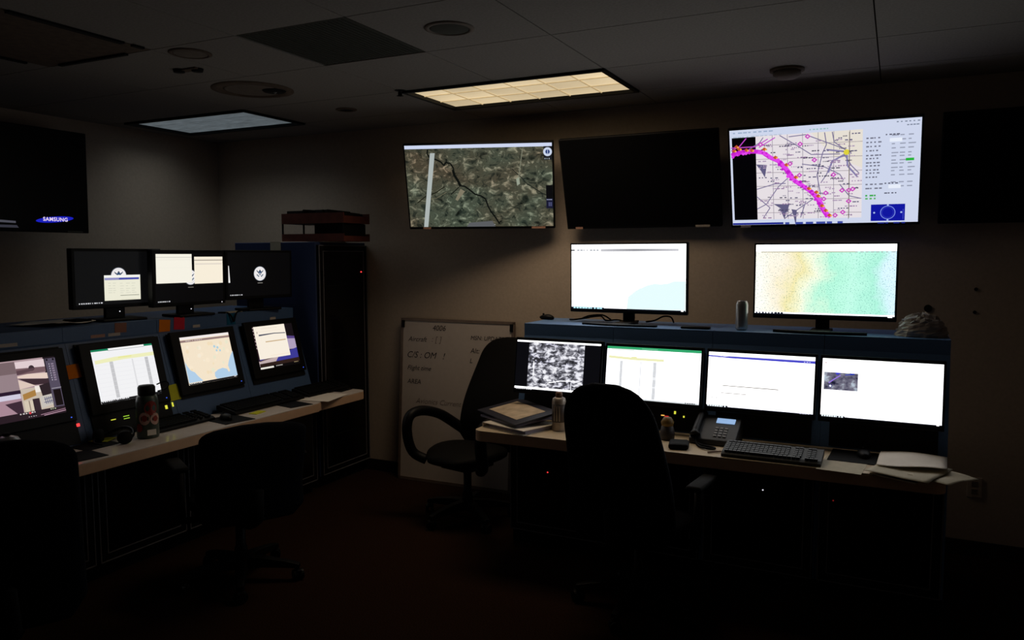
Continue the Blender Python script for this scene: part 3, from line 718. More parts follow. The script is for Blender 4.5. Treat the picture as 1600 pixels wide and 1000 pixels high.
def p_s4(c):
    c.rect(0, 0, 1, 1, (22, 16, 20)); c.poly([(.75, .3), (1, .34), (1, .62), (.75, .62)], (176, 160, 190)); c.poly([(.75, .28), (1, .32), (1, .38), (.8, .36)], (86, 66, 130))
    c.poly([(0, .74), (.45, .72), (1, .6), (1, .86), (0, .92)], (60, 58, 150)); c.poly([(0, .8), (.25, .74), (.5, .74), (.4, .86), (0, .92)], (196, 176, 176)); c.line([(.02, .8), (.2, .77), (.4, .75)], .02, (80, 60, 60))
    c.rect(.03, 0, .80, .76, (250, 240, 224)); c.rect(0, 0, .03, .8, (40, 24, 30)); c.dashes(.004, .026, .03, .02, 1, (220, 200, 196), 2)
    for i in range(6): c.rect(.005, .08+.08*i, .022, .11+.08*i, (190, 170, 170))
    c.poly([(.12, .19), (.5, .185), (.78, .205), (.78, .225), (.5, .205), (.12, .225)], (70, 76, 96)); c.rect(.25, .36, .76, .385, (206, 178, 140)); c.rect(.2, .06, .6, .068, (230, 214, 196)); c.rect(.1, .12, .7, .126, (236, 220, 200)); c.rect(.3, .7, .8, .705, (240, 214, 180)); c.rect(.08, .12, .1, .16, (180, 170, 160))
    c.rect(0, .93, 1, 1, (10, 8, 10)); c.rect(0, .945, .32, .985, (240, 236, 226)); c.dashes(.38, .55, .955, .02, 5, (180, 176, 170), 5); c.dashes(.85, .97, .94, .015, 4, (170, 150, 110), 6); c.poly([(0, .86), (1, .84), (1, .93), (0, .93)], (46, 30, 26))
SG = 'recessed monitors of the left console'
for y, z, pt, lab in ((2.335, 1.062, p_s1, 'recessed console monitor showing camera views, leftmost on left console'),
                      (2.92, 1.067, p_s2, 'recessed console monitor showing spreadsheet, behind the tall flask'),
                      (3.50, 1.080, p_s3, 'recessed console monitor showing pale country map, above yellow note'),
                      (4.09, 1.094, p_s4, 'recessed console monitor with white window over dark sky, nearest tall cabinet')):
    monitor((-3.824, y, z), .50, .385, 90, 14, pt, lab, SG, bez=(.062, .055, .038, .052), depth=.022,
            led=((.22, -.172, 'led_blue'),), name='recessed_monitor', pic='screen_angled')

# ------------------------------------------------------------------ consoles
def door_parts(bay, x0, x1, z0, z1, y):
    """glazed steel door on the bay front (front faces local -Y)"""
    cx, cz, w, h = (x0+x1)/2, (z0+z1)/2, x1-x0, z1-z0
    d = MB(); d.box((cx, y-.011, cz), (w, .022, h), .002); door = d.build('door', 'black_panel', bay)
    g = MB(); g.box((cx, y-.0235, cz), (w-.10, .003, h-.10)); g.build('glass_panel', 'smoked_glass', door)
    t = MB()
    for q in (.004, .046):
        for s in (-1, 1):
            t.box((cx+s*(w/2-q), y-.0245, cz), (.005, .005, h-2*q+.005)); t.box((cx, y-.0245, cz+s*(h/2-q)), (w-2*q, .005, .005))
    o = t.build('trim', 'silver_trim', door); o['label'] = 'thin silver trim'
    k = MB(); k.box((x0+.024, y-.03, z1-.22), (.014, .016, .07), .003); k.build('handle', 'black_matte', door)
    return door
def console_bay(loc, yaw, w, prof, label, group, panel, led=None, eq=(), kick=.09, dz=.665, skin='blue_laminate'):
    """prof: side outline (depth, height) of the carcass"""
    t = empty('console_bay', loc, label, 'console', group, (0, 0, R(yaw)))
    b = MB(); b.prism(prof, 'x', -w/2+.001, w/2-.001); b.build('carcass', skin, t)
    k = MB(); k.box((0, (.03+prof[-1][0])/2, .044), (w-.004, prof[-1][0]-.04, .088)); k.build('plinth', 'black_matte', t)
    (ya, za), (yb, zb) = panel
    n = Vector((0, -(zb-za), (yb-ya))).normalized()
    ang = math.atan2(yb-ya, zb-za); L = math.hypot(yb-ya, zb-za)
    p = MB(); p.at((0, (ya+yb)/2+n.y*.004, (za+zb)/2+n.z*.004), (-ang, 0, 0)).box((0, 0, 0), (w-.085, .008, L-.01)); p.build('equipment_panel', 'black_panel', t)
    door_parts(t, -w/2+.012, w/2-.012, kick+.005, dz, 0)
    for x, s, m, ww, hh in eq:
        k = MB(); k.at((x, ya+(yb-ya)*s+n.y*.009, za+(zb-za)*s+n.z*.009), (-ang, 0, 0)).box((0, 0, 0), (ww, .004, hh)); k.build('indicator_light', m, t)
    for x, z, m in (led or ()):
        k = MB(); k.at((x, -.026, z)).cyl((0, .002, 0), (0, -.003, 0), .004, .003, 8); k.build('indicator_light', m, t)
    return t
RP = [(.0, .09), (.0, .684), (.09, .688), (.09, .74), (.20, 1.235), (.20, 1.307), (.66, 1.307), (.66, .09)]
RG = 'bays of the right console'
RX = [-1.745, -1.175, -.605, -.035]
rl = ['blue console bay under infrared monitor, at the whiteboard end of right console', 'blue console bay behind the high-backed chair on right console', 'blue console bay under the telephone and keyboard', 'blue console bay at right end of the right console']
rled = [((-.03, .466, 'led_red'),), (), ((.03, .521, 'led_white'),), ((-.206, .512, 'led_red_faint'),)]
req = [(), ((.055, .30, 'led_green', .026, .006), (.04, .18, 'led_amber', .018, .006), (.062, .172, 'led_red_dim', .022, .006), (.107, .225, 'led_yellow', .010, .016), (.157, .185, 'led_yellow', .008, .010)), (), ()]
for i in range(4):
    console_bay((RX[i], 4.10, 0), 0, .57, RP, rl[i], RG, ((.092, .752), (.193, 1.20)), rled[i], req[i], skin='blue_laminate_lit')
LP = [(.0, .09), (.0, .735), (.01, .74), (.165, 1.262), (.18, 1.27), (.18, 1.345), (.79, 1.345), (.79, .09)]
LGp = 'bays of the left console'
LY = [1.75, 2.335, 2.92, 3.505, 4.09]
ll = ['blue console bay at near end of left console, behind the near chair', 'blue console bay around the camera-view monitor on left console', 'blue console bay around spreadsheet monitor on left console', 'blue console bay around country-map monitor on left console', 'blue console bay of left console nearest the tall cabinet']
leq = [(), ((.254, .19, 'led_red', .016, .016),), ((-.13, .17, 'led_yellow', .028, .004), (-.05, .18, 'led_green', .035, .004), (-.05, .155, 'led_green', .035, .004), (.215, .185, 'led_yellow', .014, .022), (.262, .2, 'led_yellow', .008, .026)), (), ()]
for i in range(5):
    console_bay((-3.75, LY[i], 0), 90, .585, LP, ll[i], LGp, ((.012, .75), (.163, 1.255)) if i < 3 else ((.0455, .863), (.163, 1.255)), (), leq[i])

# ------------------------------------------------------------------ worktops
def worktop(name, pts, label, group=None, z0=.69, z1=.75, top='worktop_cream'):
    t = empty(name, (pts[0][0], pts[0][1], z0), label, 'worktop', group)
    o = (pts[0][0], pts[0][1])
    q = [(x-o[0], y-o[1]) for x, y in pts]
    b = MB(); b.prism(q, 'z', 0, z1-z0-.004); b.build('edge_band', 'worktop_edge', t, bevel=.004)
    b = MB(); b.prism([(x, y) for x, y in q], 'z', z1-z0-.004, z1-z0); b.build('top_surface', top, t)
    return t
def rounded(x0, y0, x1, y1, r, which):
    out = []
    for (cx, cy, a, key) in ((x0+r, y0+r, 180, 'sw'), (x1-r, y0+r, 270, 'se'), (x1-r, y1-r, 0, 'ne'), (x0+r, y1-r, 90, 'nw')):
        if key in which: out += [(cx+r*math.cos(R(a+90*k/6)), cy+r*math.sin(R(a+90*k/6))) for k in range(7)]
        else: out.append({'sw': (x0, y0), 'se': (x1, y0), 'ne': (x1, y1), 'nw': (x0, y1)}[key])
    return out
worktop('worktop', rounded(-2.09, 3.75, .225, 4.187, .05, ('se', 'sw')), 'long cream worktop with pale wood edge along right console')
worktop('worktop', rounded(-3.749, 1.46, -3.40, 4.02, .02, ()), 'long cream worktop along left console under the recessed monitors', top='worktop_lit')
worktop('worktop', rounded(-3.745, 4.024, -3.415, 4.56, .06, ('ne',)), 'short cream worktop end piece in front of the tall cabinet', top='worktop_lit')

# ------------------------------------------------------------------ tall cabinet
t = empty('equipment_cabinet', (-3.75, 4.745, 0), 'tall blue equipment cabinet with smoked glass door in the corner', 'cabinet', None, (0, 0, R(90)))
b = MB(); b.box((0, .41, .955), (.59, .78, 1.73), .004); b.build('carcass', 'blue_steel', t)
b = MB(); b.box((0, .43, .045), (.585, .74, .09)); b.build('plinth', 'black_matte', t)
d = door_parts(t, -.285, .285, .10, 1.80, .02)
for z in (.38, .62, 1.02, 1.26, 1.50):
    k = MB(); k.box((0, -.006, z), (.45, .004, .012)); k.build('shelf_edge', 'black_matte', t)
k = MB(); k.at((.205, -.008, 1.595)).cyl((0, .002, 0), (0, -.004, 0), .006, .004, 10); k.build('indicator_light', 'led_red', t)
# things on and against it
t = empty('paper_strip', (-4.14, 4.449, 1.70), 'narrow pale paper strip hanging on the side of the tall cabinet', 'paper')
b = MB(); b.box((0, -.002, -.01), (.10, .002, .27)); b.box((0, .03, .1215), (.10, .066, .002)); b.build('sheet', 'paper_grey', t)
tag(MB().at((-3.97, 4.64, 1.823), (0, 0, .1)).box((0, 0, 0), (.43, .30, .006)).build('loose_papers', 'paper'), 'flat loose papers under the letter tray on the tall cabinet', 'papers')
t = empty('letter_tray', (-3.84, 4.66, 1.826), 'brown wooden two-tier letter tray on top of the tall cabinet', 'letter tray', None, (0, 0, .03))
def tray(z, h, full):
    k = MB(); k.box((0, 0, z+.006), (.56, .32, .012)); k.box((0, -.155, z+h/2), (.56, .012, h)); k.box((0, .155, z+h/2), (.56, .012, h))
    k.box((-.275, 0, z+h/2), (.012, .32, h)); k.box((.275, 0, z+h*.35), (.012, .32, h*.7)); return k.build('tray', 'oak', t)
tray(.0, .055, 0); tray(.13, .075, 1)
for x in (-.275, -.08, .275):
    for y in (-.155,):
        k = MB(); k.box((x, y, .09), (.01, .01, .10)); k.build('post', 'black_matte', t)
k = MB()
for i in range(9):
    k.at((-.2+.05*i, rnd.uniform(-.03, .03), .214+rnd.uniform(-.004, .010)-(.02 if i > 6 else 0)), (rnd.uniform(-.06, .06), rnd.uniform(-.08, .08), rnd.uniform(-.3, .3))).box((0, 0, 0), (.14, .2, .022), .003)
tag(k.build('document_pile', 'black_matte'), 'dark ragged pile of documents in the upper letter tray', 'documents')
bpy.data.objects['document_pile'].location = (-3.84, 4.66, 1.826)
tag(MB().at((-3.71, 4.665, 1.897)).box((0, 0, 0), (.26, .27, .112), .004).build('document_box', 'black_matte'), 'dark box of papers in the lower letter tray', 'documents')

# ------------------------------------------------------------------ whiteboard
t = empty('whiteboard', (-2.933, 4.95, 0.0), 'white dry-erase board with handwriting standing on floor against back wall', 'whiteboard', None, (R(-3.6), 0, R(.8)))
b = MB(); b.box((0, .0, .62), (.94, .012, 1.235)); b.build('panel', 'white_board', t)
b = MB()
b.box((-.472, 0, .62), (.02, .022, 1.24)); b.box((.472, 0, .62), (.02, .022, 1.24)); b.box((0, 0, 1.235), (.964, .022, .02)); b.box((0, 0, .012), (.964, .022, .022))
b.build('frame', 'alu_frame', t)
for sx in (-1, 1):
    b = MB(); b.box((sx*.462, -.012, 1.2), (.026, .006, .055)); b.build('corner_clip', 'black_panel', t)
def writing(txt, x, z, size, m, shear=.2):
    vs, fs = text_mesh(txt, size, shear=shear)
    bm = bmesh.new(); V = [bm.verts.new((x+p[0], -.0075, z+p[1])) for p in vs]
    for f in fs:
        try: bm.faces.new([V[i] for i in f])
        except ValueError: pass
    me = bpy.data.meshes.new('handwriting'); bm.to_mesh(me); bm.free(); me.materials.append(MATS[m])
    o = bpy.data.objects.new('handwriting', me); col.objects.link(o); o.parent = t
writing('4006', -.145, 1.175, .058, 'marker_ink')
writing('Aircraft', -.335, 1.085, .052, 'marker_ink', .35); writing(': [ ]', -.165, 1.09, .06, 'marker_faded')
writing('C/S : OM   !', -.26, .965, .068, 'marker_ink', .3)
writing('Flight time', -.315, .865, .05, 'marker_ink', .35)
writing('AREA', -.355, .76, .05, 'marker_ink')
writing('Avionics Current', -.14, .615, .056, 'marker_faded', .35)
writing('MSN: UPDATR', .265, 1.115, .044, 'marker_ink'); writing('Alt:', .165, 1.02, .052, 'marker_ink'); writing('L', .135, .945, .05, 'marker_ink')

# ------------------------------------------------------------------ chairs
def sup(cx, cy, a, b_, n, p=3.0):
    out = []
    for i in range(n):
        t_ = 2*PI*i/n; c, s = math.cos(t_), math.sin(t_)
        out.append((cx+a*math.copysign(abs(c)**(2/p), c), cy+b_*math.copysign(abs(s)**(2/p), s)))
    return out
def office_chair(loc, rotz, label, back_w, back_h, back_z0, top_w, m, arms, recline=.22, round_top=.5, seat_z=.47, base_rot=0.0):
    """faces local +Y"""
    t = empty('office_chair', loc, label, 'office chair', 'office chairs', (0, 0, R(rotz)))
    b = MB(); rows = []
    N = 14
    for i in range(N+1):
        v = i/N; y = -.26+.52*v
        e = math.sin(PI*min(max(v, .03), .97))**.35
        rows.append([(x, y, z) for x, z in sup(0, seat_z-.045+.02*math.sin(v*PI), .255*e+.0, .05*e, 24)])
    b.rings(rows).build('seat', m, t, True)
    b = MB(); rows = []; N = 44
    for i in range(N+1):
        v = i/N; z = back_z0+back_h*v
        w = back_w+(top_w-back_w)*v**1.3
        if v > 1-round_top:
            k = (v-(1-round_top))/round_top; w *= math.sqrt(max(1-(k*.985)**2.6, .0))**.75+.0
        w *= min(1, .78+v*2.2)
        th = .055*(math.sin(PI*min(max(v, .02), .985))**.4)+.004
        y = -.25-recline*(z-back_z0)*(.6+.4*v)+.035*math.sin(v*PI*1.6)
        rows.append([(x, yy+.05*((x/max(w, .01))**2)*.5, z) for x, yy in sup(0, y, max(w/2, .012), th, 28, 2.6)])
    b.rings(rows).build('backrest', m, t, True)
    b = MB(); b.tube([(0, -.05, seat_z-.11), (0, -.2, seat_z-.11), (0, -.30, seat_z-.06), (0, -.345, back_z0+.18)], [.028, .028, .026, .02], 8, 1.6); b.build('back_support', 'black_matte', t, True)
    b = MB(); b.box((0, 0, seat_z-.105), (.24, .26, .04), .01); b.build('seat_mechanism', 'black_plastic', t)
    b = MB(); b.lathe([(0, .10), (.04, .10), (.032, .18), (.026, .19), (.026, seat_z-.12), (0, seat_z-.12)], 16); b.build('gas_column', 'black_plastic', t, True)
    b = MB()
    for k in range(5):
        a = R(base_rot+72*k); d = Vector((math.cos(a), math.sin(a), 0)); n = Vector((-d.y, d.x, 0))
        rows = []
        for s, w, z0, z1 in ((.02, .036, .07, .13), (.12, .03, .075, .125), (.24, .024, .07, .105), (.31, .02, .066, .088)):
            c = d*s; rows.append([tuple(c+n*w+Vector((0, 0, z0))), tuple(c-n*w+Vector((0, 0, z0))), tuple(c-n*w*.8+Vector((0, 0, z1))), tuple(c+n*w*.8+Vector((0, 0, z1)))])
        b.rings(rows)
    b.build('star_base', 'black_plastic', t, bevel=.004)
    for k in range(5):
        a = R(base_rot+72*k); x, y = .30*math.cos(a), .30*math.sin(a)
        c = MB(); c.at((x, y, 0), (0, 0, a+.6))
        for s in (-1, 1): c.cyl((s*.006, 0, .029), (s*.026, 0, .029), .029, .027, 16)
        c.cyl((0, 0, .05), (0, 0, .075), .008); c.box((0, .0, .046), (.03, .05, .022), .006); c.build('caster', 'black_plastic', t)
    if arms:
        for s in (-1, 1):
            if arms == 'loop':
                pts = smooth_path([(s*.235, .14, seat_z-.085), (s*.30, .20, seat_z-.03), (s*.315, .235, seat_z+.10), (s*.315, .21, seat_z+.205), (s*.315, .10, seat_z+.225), (s*.31, -.06, seat_z+.18), (s*.295, -.19, seat_z+.10), (s*.25, -.27, seat_z+.03)], 5)
                a = MB(); a.tube(pts, [.033]*len(pts), 12, 1.1); a.build('armrest', 'black_plastic', t, True)
            else:
                a = MB(); a.box((s*.30, .02, seat_z+.19), (.075, .25, .028), .012); a.cyl((s*.295, 0, seat_z+.18), (s*.29, -.02, seat_z-.09), .02); a.box((s*.2, -.01, seat_z-.095), (.2, .05, .02), .004)
                a.build('armrest', 'black_matte', t, True)
    return t
office_chair((-1.08, 3.60, 0), -6, 'large dark fabric high-backed chair at the right console, seen from behind', .55, .76, .40, .41, 'chair_fabric', 'pad', .165, .27, .47, 56)
office_chair((-2.47, 4.36, 0), 168, 'black leather armchair on casters in front of the whiteboard', .56, .73, .42, .48, 'chair_leather', 'loop', .30, .2, .47, 10)
office_chair((-3.08, 2.99, 0), 60, 'black task chair at left console with low flat-topped back', .54, .51, .39, .52, 'chair_fabric', 'pad', .10, .12, .47, 38)
office_chair((-2.99, 1.74, 0), 58, 'black chair at the left frame edge in front of camera-view monitor', .50, .70, .40, .46, 'chair_fabric', None, .12, .14, .47, 20)

# ------------------------------------------------------------------ small things, right console
def keyboard(loc, rotz, label, w=.45, d=.165, body='black_plastic', keys='black_matte', tilt=6):
    t = empty('keyboard', loc, label, 'keyboard', None, (R(tilt), 0, R(rotz)))
    b = MB(); b.prism([(0, 0), (d, 0), (d, .026), (d*.92, .03), (.02, .022), (0, .014)], 'x', -w/2, w/2); b.build('case', body, t, bevel=.003)
    k = MB(); q = random.Random(3)
    for r in range(6):
        y = .024+r*.0222+(.006 if r == 5 else 0)
        x = -w/2+.014
        while x < w/2-.03:
            wd = .0165
            if r == 0 and -.1 < x < 0: wd = .11
            if not (abs(x-w*.19) < .009 or abs(x-w*.30) < .009): k.box((x+wd/2, y, .027+.0012*r), (wd, .0165, .008))
            x += wd+.003
    k.build('keys', keys, t)
    return t
keyboard((-.505, 3.765, .7505), -.5, 'grey wide keyboard on right worktop in front of telephone', .452, .175, 'keyboard_grey', 'keycap', 6)
keyboard((-3.585, 3.78, .7505), 90, 'black keyboard on left worktop below the country-map monitor', .62, .165, tilt=8)
keyboard((-3.58, 4.35, .7505), 90, 'black keyboard on left worktop beside the paper sheet', .44, .16, tilt=9)
keyboard((-3.60, 3.13, .7505), 91, 'black keyboard on left worktop right of the tall flask', .40, .13, tilt=6)

t = empty('desk_phone', (-.82, 3.965, .75), 'dark office telephone with lit blue display on right worktop', 'telephone', None, (0, 0, R(-2)))
b = MB(); b.prism([(0, .004), (0, .03), (.175, .125), (.185, .115), (.185, .0), (.01, 0)], 'x', -.115, .12); b.build('base', 'phone_grey', t, bevel=.005)
SL = math.atan2(.095, .175)
def on_phone(name, m, x, s, w, h, d=.006):
    k = MB(); k.at((x, .175*s, .03+.095*s+.003), (SL, 0, 0)).box((0, 0, 0), (w, h, d), .0015); return k.build(name, m, t)
mat('lcd_blue', (60, 90, 140), emit=(150, 184, 226), estr=.9)
on_phone('display', 'lcd_blue', .045, .76, .095, .036)
k = MB()
for r in range(4):
    for c in range(3): k.at((.012+.024*c, .175*(.16+.1*r), .03+.095*(.16+.1*r)+.003), (SL, 0, 0)).box((0, 0, 0), (.015, .012, .005))
k.build('keypad', 'key_light', t)
k = MB(); pts = smooth_path([(-.085, .012, .045), (-.088, .03, .064), (-.088, .09, .094), (-.088, .15, .122), (-.085, .172, .12)], 4)
k.tube(pts, [.03]*3+[.02]*(len(pts)-6)+[.03]*3, 12, .9); k.build('handset', 'black_plastic', t, True)
k = MB(); pts = smooth_path([(-.085, .01, .03), (-.06, -.04, .008), (-.02, -.09, .008), (.03, -.1, .008), (.035, -.07, .008), (-.03, -.05, .01), (-.06, -.02, .01)], 6); k.tube(pts, .006, 8); k.build('cord', 'black_matte', t, True)
tag(MB().at((-.958, 3.86, .765), (0, 0, .2)).box((0, 0, 0), (.10, .12, .03), .012).build('black_pouch', 'black_matte'), 'small black pouch on right worktop beside telephone cord', 'pouch')
t = empty('desk_ornament', (-1.055, 4.0, .75), 'small yellow-topped ornament on right worktop behind the high-backed chair', 'ornament')
MB().lathe([(0, 0), (.036, 0), (.04, .03), (.03, .075), (.0, .08)], 18).build('body', 'toy_dark', t, True)
MB().lathe([(0, .075), (.03, .075), (.034, .095), (.02, .118), (0, .122)], 18).build('top', 'toy_yellow', t, True)
tag(MB().cyl((-.80, 3.80, .756), (-.745, 3.845, .756), .0045, .004, 8).build('pen', 'bottle_cap'), 'brown pen lying on right worktop left of keyboard', 'pen')
tag(MB().at((-.155, 4.03, .7525), (0, 0, -.05)).box((0, 0, 0), (.21, .235, .004), .001).build('mouse_pad', 'black_matte'), 'black mouse pad on right worktop between keyboard and papers', 'mouse pad')
def mouse(loc, rotz, label, m='black_plastic', s=1.0):
    t = empty('computer_mouse', loc, label, 'computer mouse', None, (0, 0, R(rotz)))
    b = MB(); rows = []
    for i in range(11):
        v = i/10; e = math.sin(PI*min(max(v, .04), .96))**.5
        rows.append([(x, (-.055+.11*v)*s, max(z, 0)) for x, z in sup(0, .012, .031*e*s, .022*e*(1.1-.3*v)*s+.001, 16, 2.4)])
    b.rings(rows).build('shell', m, t, True)
    MB().at((0, .03*s, .033*s)).cyl((-.004, 0, 0), (.004, 0, 0), .006, n=10).build('scroll_wheel', 'black_matte', t)
    return t
mouse((-.11, 4.05, .7545), 10, 'black computer mouse on the pad right of grey keyboard')
mouse((-2.02, 4.62, 1.307), 70, 'black computer mouse at left end of right console shelf')
tag(MB().at((-.19, 3.86, .7512), (0, 0, -.1)).box((0, 0, 0), (.19, .28, .0012)).build('paper_sheet', 'paper_grey'), 'pale paper sheet on right worktop in front of mouse pad', 'paper')

t = empty('document_stack', (.08, 3.87, .75), 'creased papers and folder at right end of right worktop', 'papers', None, (0, 0, R(-6)))
def wavy(name, m, x0, y0, x1, y1, z, amp, seed, parent, rot=0, n=10):
    b = MB(); q = random.Random(seed); ph = [q.uniform(0, 6) for _ in range(4)]
    b.at((0, 0, 0), (0, 0, rot)); G = []
    for i in range(n+1):
        r = []
        for j in range(n+1):
            u, v = i/n, j/n
            zz = z+amp*(.5+.25*math.sin(u*5+ph[0]+v*2)+.25*math.sin(v*6+ph[1]-u*3))
            r.append((x0+(x1-x0)*u, y0+(y1-y0)*v, zz))
        G.append(r)
    T = [[b.v(p) for p in r] for r in G]; B = [[b.v((p[0], p[1], p[2]-.0012)) for p in r] for r in G]
    for i in range(n):
        for j in range(n):
            b.f([T[i][j], T[i+1][j], T[i+1][j+1], T[i][j+1]]); b.f([B[i][j], B[i][j+1], B[i+1][j+1], B[i+1][j]])
    for i in range(n):
        b.f([T[i][0], B[i][0], B[i+1][0], T[i+1][0]]); b.f([T[i][n], T[i+1][n], B[i+1][n], B[i][n]])
        b.f([T[0][i], T[0][i+1], B[0][i+1], B[0][i]]); b.f([T[n][i], B[n][i], B[n][i+1], T[n][i+1]])
    return b.build(name, m, parent, True)
MB().at((0, -.05, .004), (0, 0, -.35)).box((0, 0, 0), (.20, .28, .006), .001).build('folder', 'paper_print', t)
wavy('sheet', 'paper_grey', -.12, -.20, .15, .10, .012, .012, 3, t, -.25)
wavy('sheet', 'paper', -.13, -.04, .15, .23, .022, .018, 5, t, .05)
wavy('sheet', 'paper_grey', .06, -.10, .25, .11, .008, .012, 9, t, -.5)

t = empty('spray_bottle', (-1.655, 3.955, .75), 'tall grey bottle with brown cap on right worktop near infrared monitor', 'bottle')
MB().lathe([(0, 0), (.036, 0), (.038, .006), (.038, .165), (.034, .18), (.02, .188), (0, .188)], 28).build('body', 'bottle_grey', t, True)
MB().lathe([(.0385, .05), (.0388, .05), (.0388, .15), (.0385, .15)], 28).build('label_band', 'bottle_dark', t, True)
MB().lathe([(0, .185), (.019, .186), (.019, .212), (.014, .216), (0, .216)], 20).build('cap', 'bottle_cap', t, True)
k = MB()
for a in (-.5, -.1, .3): k.at((.0395*math.cos(-1.4+a), .0395*math.sin(-1.4+a), .10), (0, 0, -1.4+a)).box((0, 0, 0), (.001, .007, .085))
k.build('print', 'bottle_grey', t)

t = empty('binder', (-1.88, 3.92, .75), 'white ring binder lying at left end of right worktop', 'binder', None, (0, 0, R(-20)))
MB().box((0, 0, .002), (.33, .27, .004), .001).build('lower_cover', 'paper', t); MB().box((0, 0, .026), (.33, .27, .004), .001).build('upper_cover', 'paper', t)
MB().box((.01, .01, .014), (.29, .24, .02)).build('pages', 'lavender_page', t); MB().box((-.163, 0, .014), (.006, .27, .028), .002).build('spine', 'paper', t)
tag(MB().at((-1.94, 4.0, .793), (R(3.5), 0, R(-28))).box((0, 0, 0), (.36, .26, .012), .003).build('notebook', 'lavender_page'), 'lavender notebook between white binder and navy clipboard', 'notebook')
t = empty('clipboard', (-1.935, 4.005, .822), 'navy clipboard holding printed sheet on top of the binder', 'clipboard', None, (R(8), R(1.5), R(-33)))
MB().box((0, 0, 0), (.43, .30, .012), .003).build('board', 'navy_cover', t)
MB().box((-.005, .0, .0068), (.31, .195, .0014)).build('sheet', 'paper_print', t)

t = empty('drink_can', (-.756, 4.405, 1.307), 'tall silver drink can on right console shelf beside the relief-map monitor', 'can')
MB().lathe([(0, .004), (.024, 0), (.032, .008), (.033, .02), (.033, .14), (.031, .150), (.027, .158), (.027, .162), (.024, .158), (0, .157)], 28).build('body', 'steel', t, True)
MB().box((0, .006, .159), (.012, .022, .002), .0008).build('pull_tab', 'steel', t)
k = MB(); rows = []; q = random.Random(8)
for i in range(13):
    v = i/12; r = math.sqrt(max(1-(v*.99)**2.2, 0))
    rows.append([(.115*r*math.cos(2*PI*j/26)*(1+q.uniform(-.09, .09)), .09*r*math.sin(2*PI*j/26)*(1+q.uniform(-.09, .09)), .118*v*(1+q.uniform(-.08, .08))) for j in range(26)])
k.rings(rows); o = k.build('plastic_bag', 'bag_plastic', None, False, (.125, 4.45, 1.308)); tag(o, 'crumpled pale plastic bag at right end of right console shelf', 'plastic bag')
tag(MB().at((-1.0, 4.37, 1.314), (0, 0, .03)).box((0, 0, 0), (.16, .05, .014), .005).build('remote_control', 'black_plastic'), 'black remote control on right console shelf between two monitors', 'remote control')
k = MB()
k.tube(smooth_path([(-1.86, 4.62, .006), (-1.80, 4.56, .012), (-1.74, 4.63, .02), (-1.70, 4.58, .03), (-1.66, 4.65, .03), (-1.60, 4.57, .012), (-1.56, 4.66, .01), (-1.48, 4.60, .008), (-1.42, 4.66, .008)], 6), .005, 8)
k.tube(smooth_path([(-1.80, 4.66, .008), (-1.72, 4.60, .035), (-1.64, 4.62, .04), (-1.6, 4.66, .01)], 6), .005, 8)
k.tube(smooth_path([(-1.36, 4.62, .008), (-1.30, 4.60, .02), (-1.25, 4.61, .045), (-1.21, 4.63, .04), (-1.2, 4.66, .006)], 6), .005, 8)
o = k.build('cable', 'black_matte', None, True, (0, 0, 1.307)); tag(o, 'tangled black cable behind the coastline-map monitor stand', 'cable')

# ------------------------------------------------------------------ small things, left console
t = empty('drink_flask', (-3.585, 2.85, .75), 'tall dark green flask with red flower pattern on left worktop', 'flask')
MB().lathe([(0, 0), (.052, 0), (.056, .008), (.056, .195), (.05, .222), (.04, .232), (0, .232)], 30).build('body', 'flask_green', t, True)
MB().lathe([(0, .230), (.042, .230), (.044, .236), (.044, .272), (.038, .282), (0, .284)], 26).build('lid', 'black_panel', t, True)
k = MB(); k.tube(smooth_path([(.03, .04, .282), (.05, .075, .295), (.05, .10, .28), (.045, .09, .255), (.03, .045, .245)], 6), .0035, 8); k.build('carry_loop', 'black_matte', t, True)
def blob(a, z, r, m, n=14, rr=.0572):
    k = MB(); rows = [k.v((rr*math.cos(a), rr*math.sin(a), z))]
    ring = [k.v((rr*math.cos(a+r/rr*math.cos(2*PI*i/n)), rr*math.sin(a+r/rr*math.cos(2*PI*i/n)), z+r*1.15*math.sin(2*PI*i/n))) for i in range(n)]
    for i in range(n): k.f([rows[0], ring[i], ring[(i+1) % n]])
    k.build('flower', m, t)
blob(-.35, .165, .034, 'flask_red'); blob(-.95, .11, .03, 'flask_pink'); blob(-.95, .112, .015, 'flask_red', rr=.0578); blob(.05, .105, .028, 'flask_pink'); blob(.05, .107, .014, 'flask_red', rr=.0578); blob(-1.5, .06, .02, 'flask_red')
MB().at((.0565*math.cos(-.35), .0565*math.sin(-.35), .035), (0, 0, -.35)).box((0, 0, 0), (.002, .045, .03)).build('price_tag', 'paper', t)

t = empty('headset', (-3.645, 2.70, .75), 'black headset lying on left worktop beside the tall flask', 'headset', None, (0, 0, R(15)))
k = MB(); k.tube([(.085*math.cos(R(a)), .085*math.sin(R(a)), .028+.03*math.sin(R(a))**2) for a in range(-20, 205, 15)], .010, 10, .7); k.build('headband', 'black_plastic', t, True)
for s in (-1, 1):
    MB().at((s*.08, -.03, .034), (R(90), 0, R(s*70))).lathe([(0, -.02), (.034, -.02), (.036, 0), (.03, .018), (0, .02)], 20).build('ear_cup', 'black_matte', t, True)
k = MB(); k.tube(smooth_path([(-.085, -.04, .03), (-.05, -.10, .018), (.01, -.115, .012)], 5), .005, 8); k.build('microphone_boom', 'black_plastic', t, True)
t = empty('round_gadget', (-3.67, 2.16, .75), 'round grey dome-shaped gadget on left worktop below camera-view monitor', 'gadget')
MB().lathe([(0, 0), (.075, 0), (.075, .07), (0, .07)], 26).build('base', 'black_plastic', t, True)
MB().lathe([(.072, .07), (.066, .105), (.045, .135), (0, .15)], 28).build('dome', 'steel', t, True)
MB().lathe([(.018, .147), (.016, .155), (0, .157)], 18).build('button', 'black_matte', t, True)
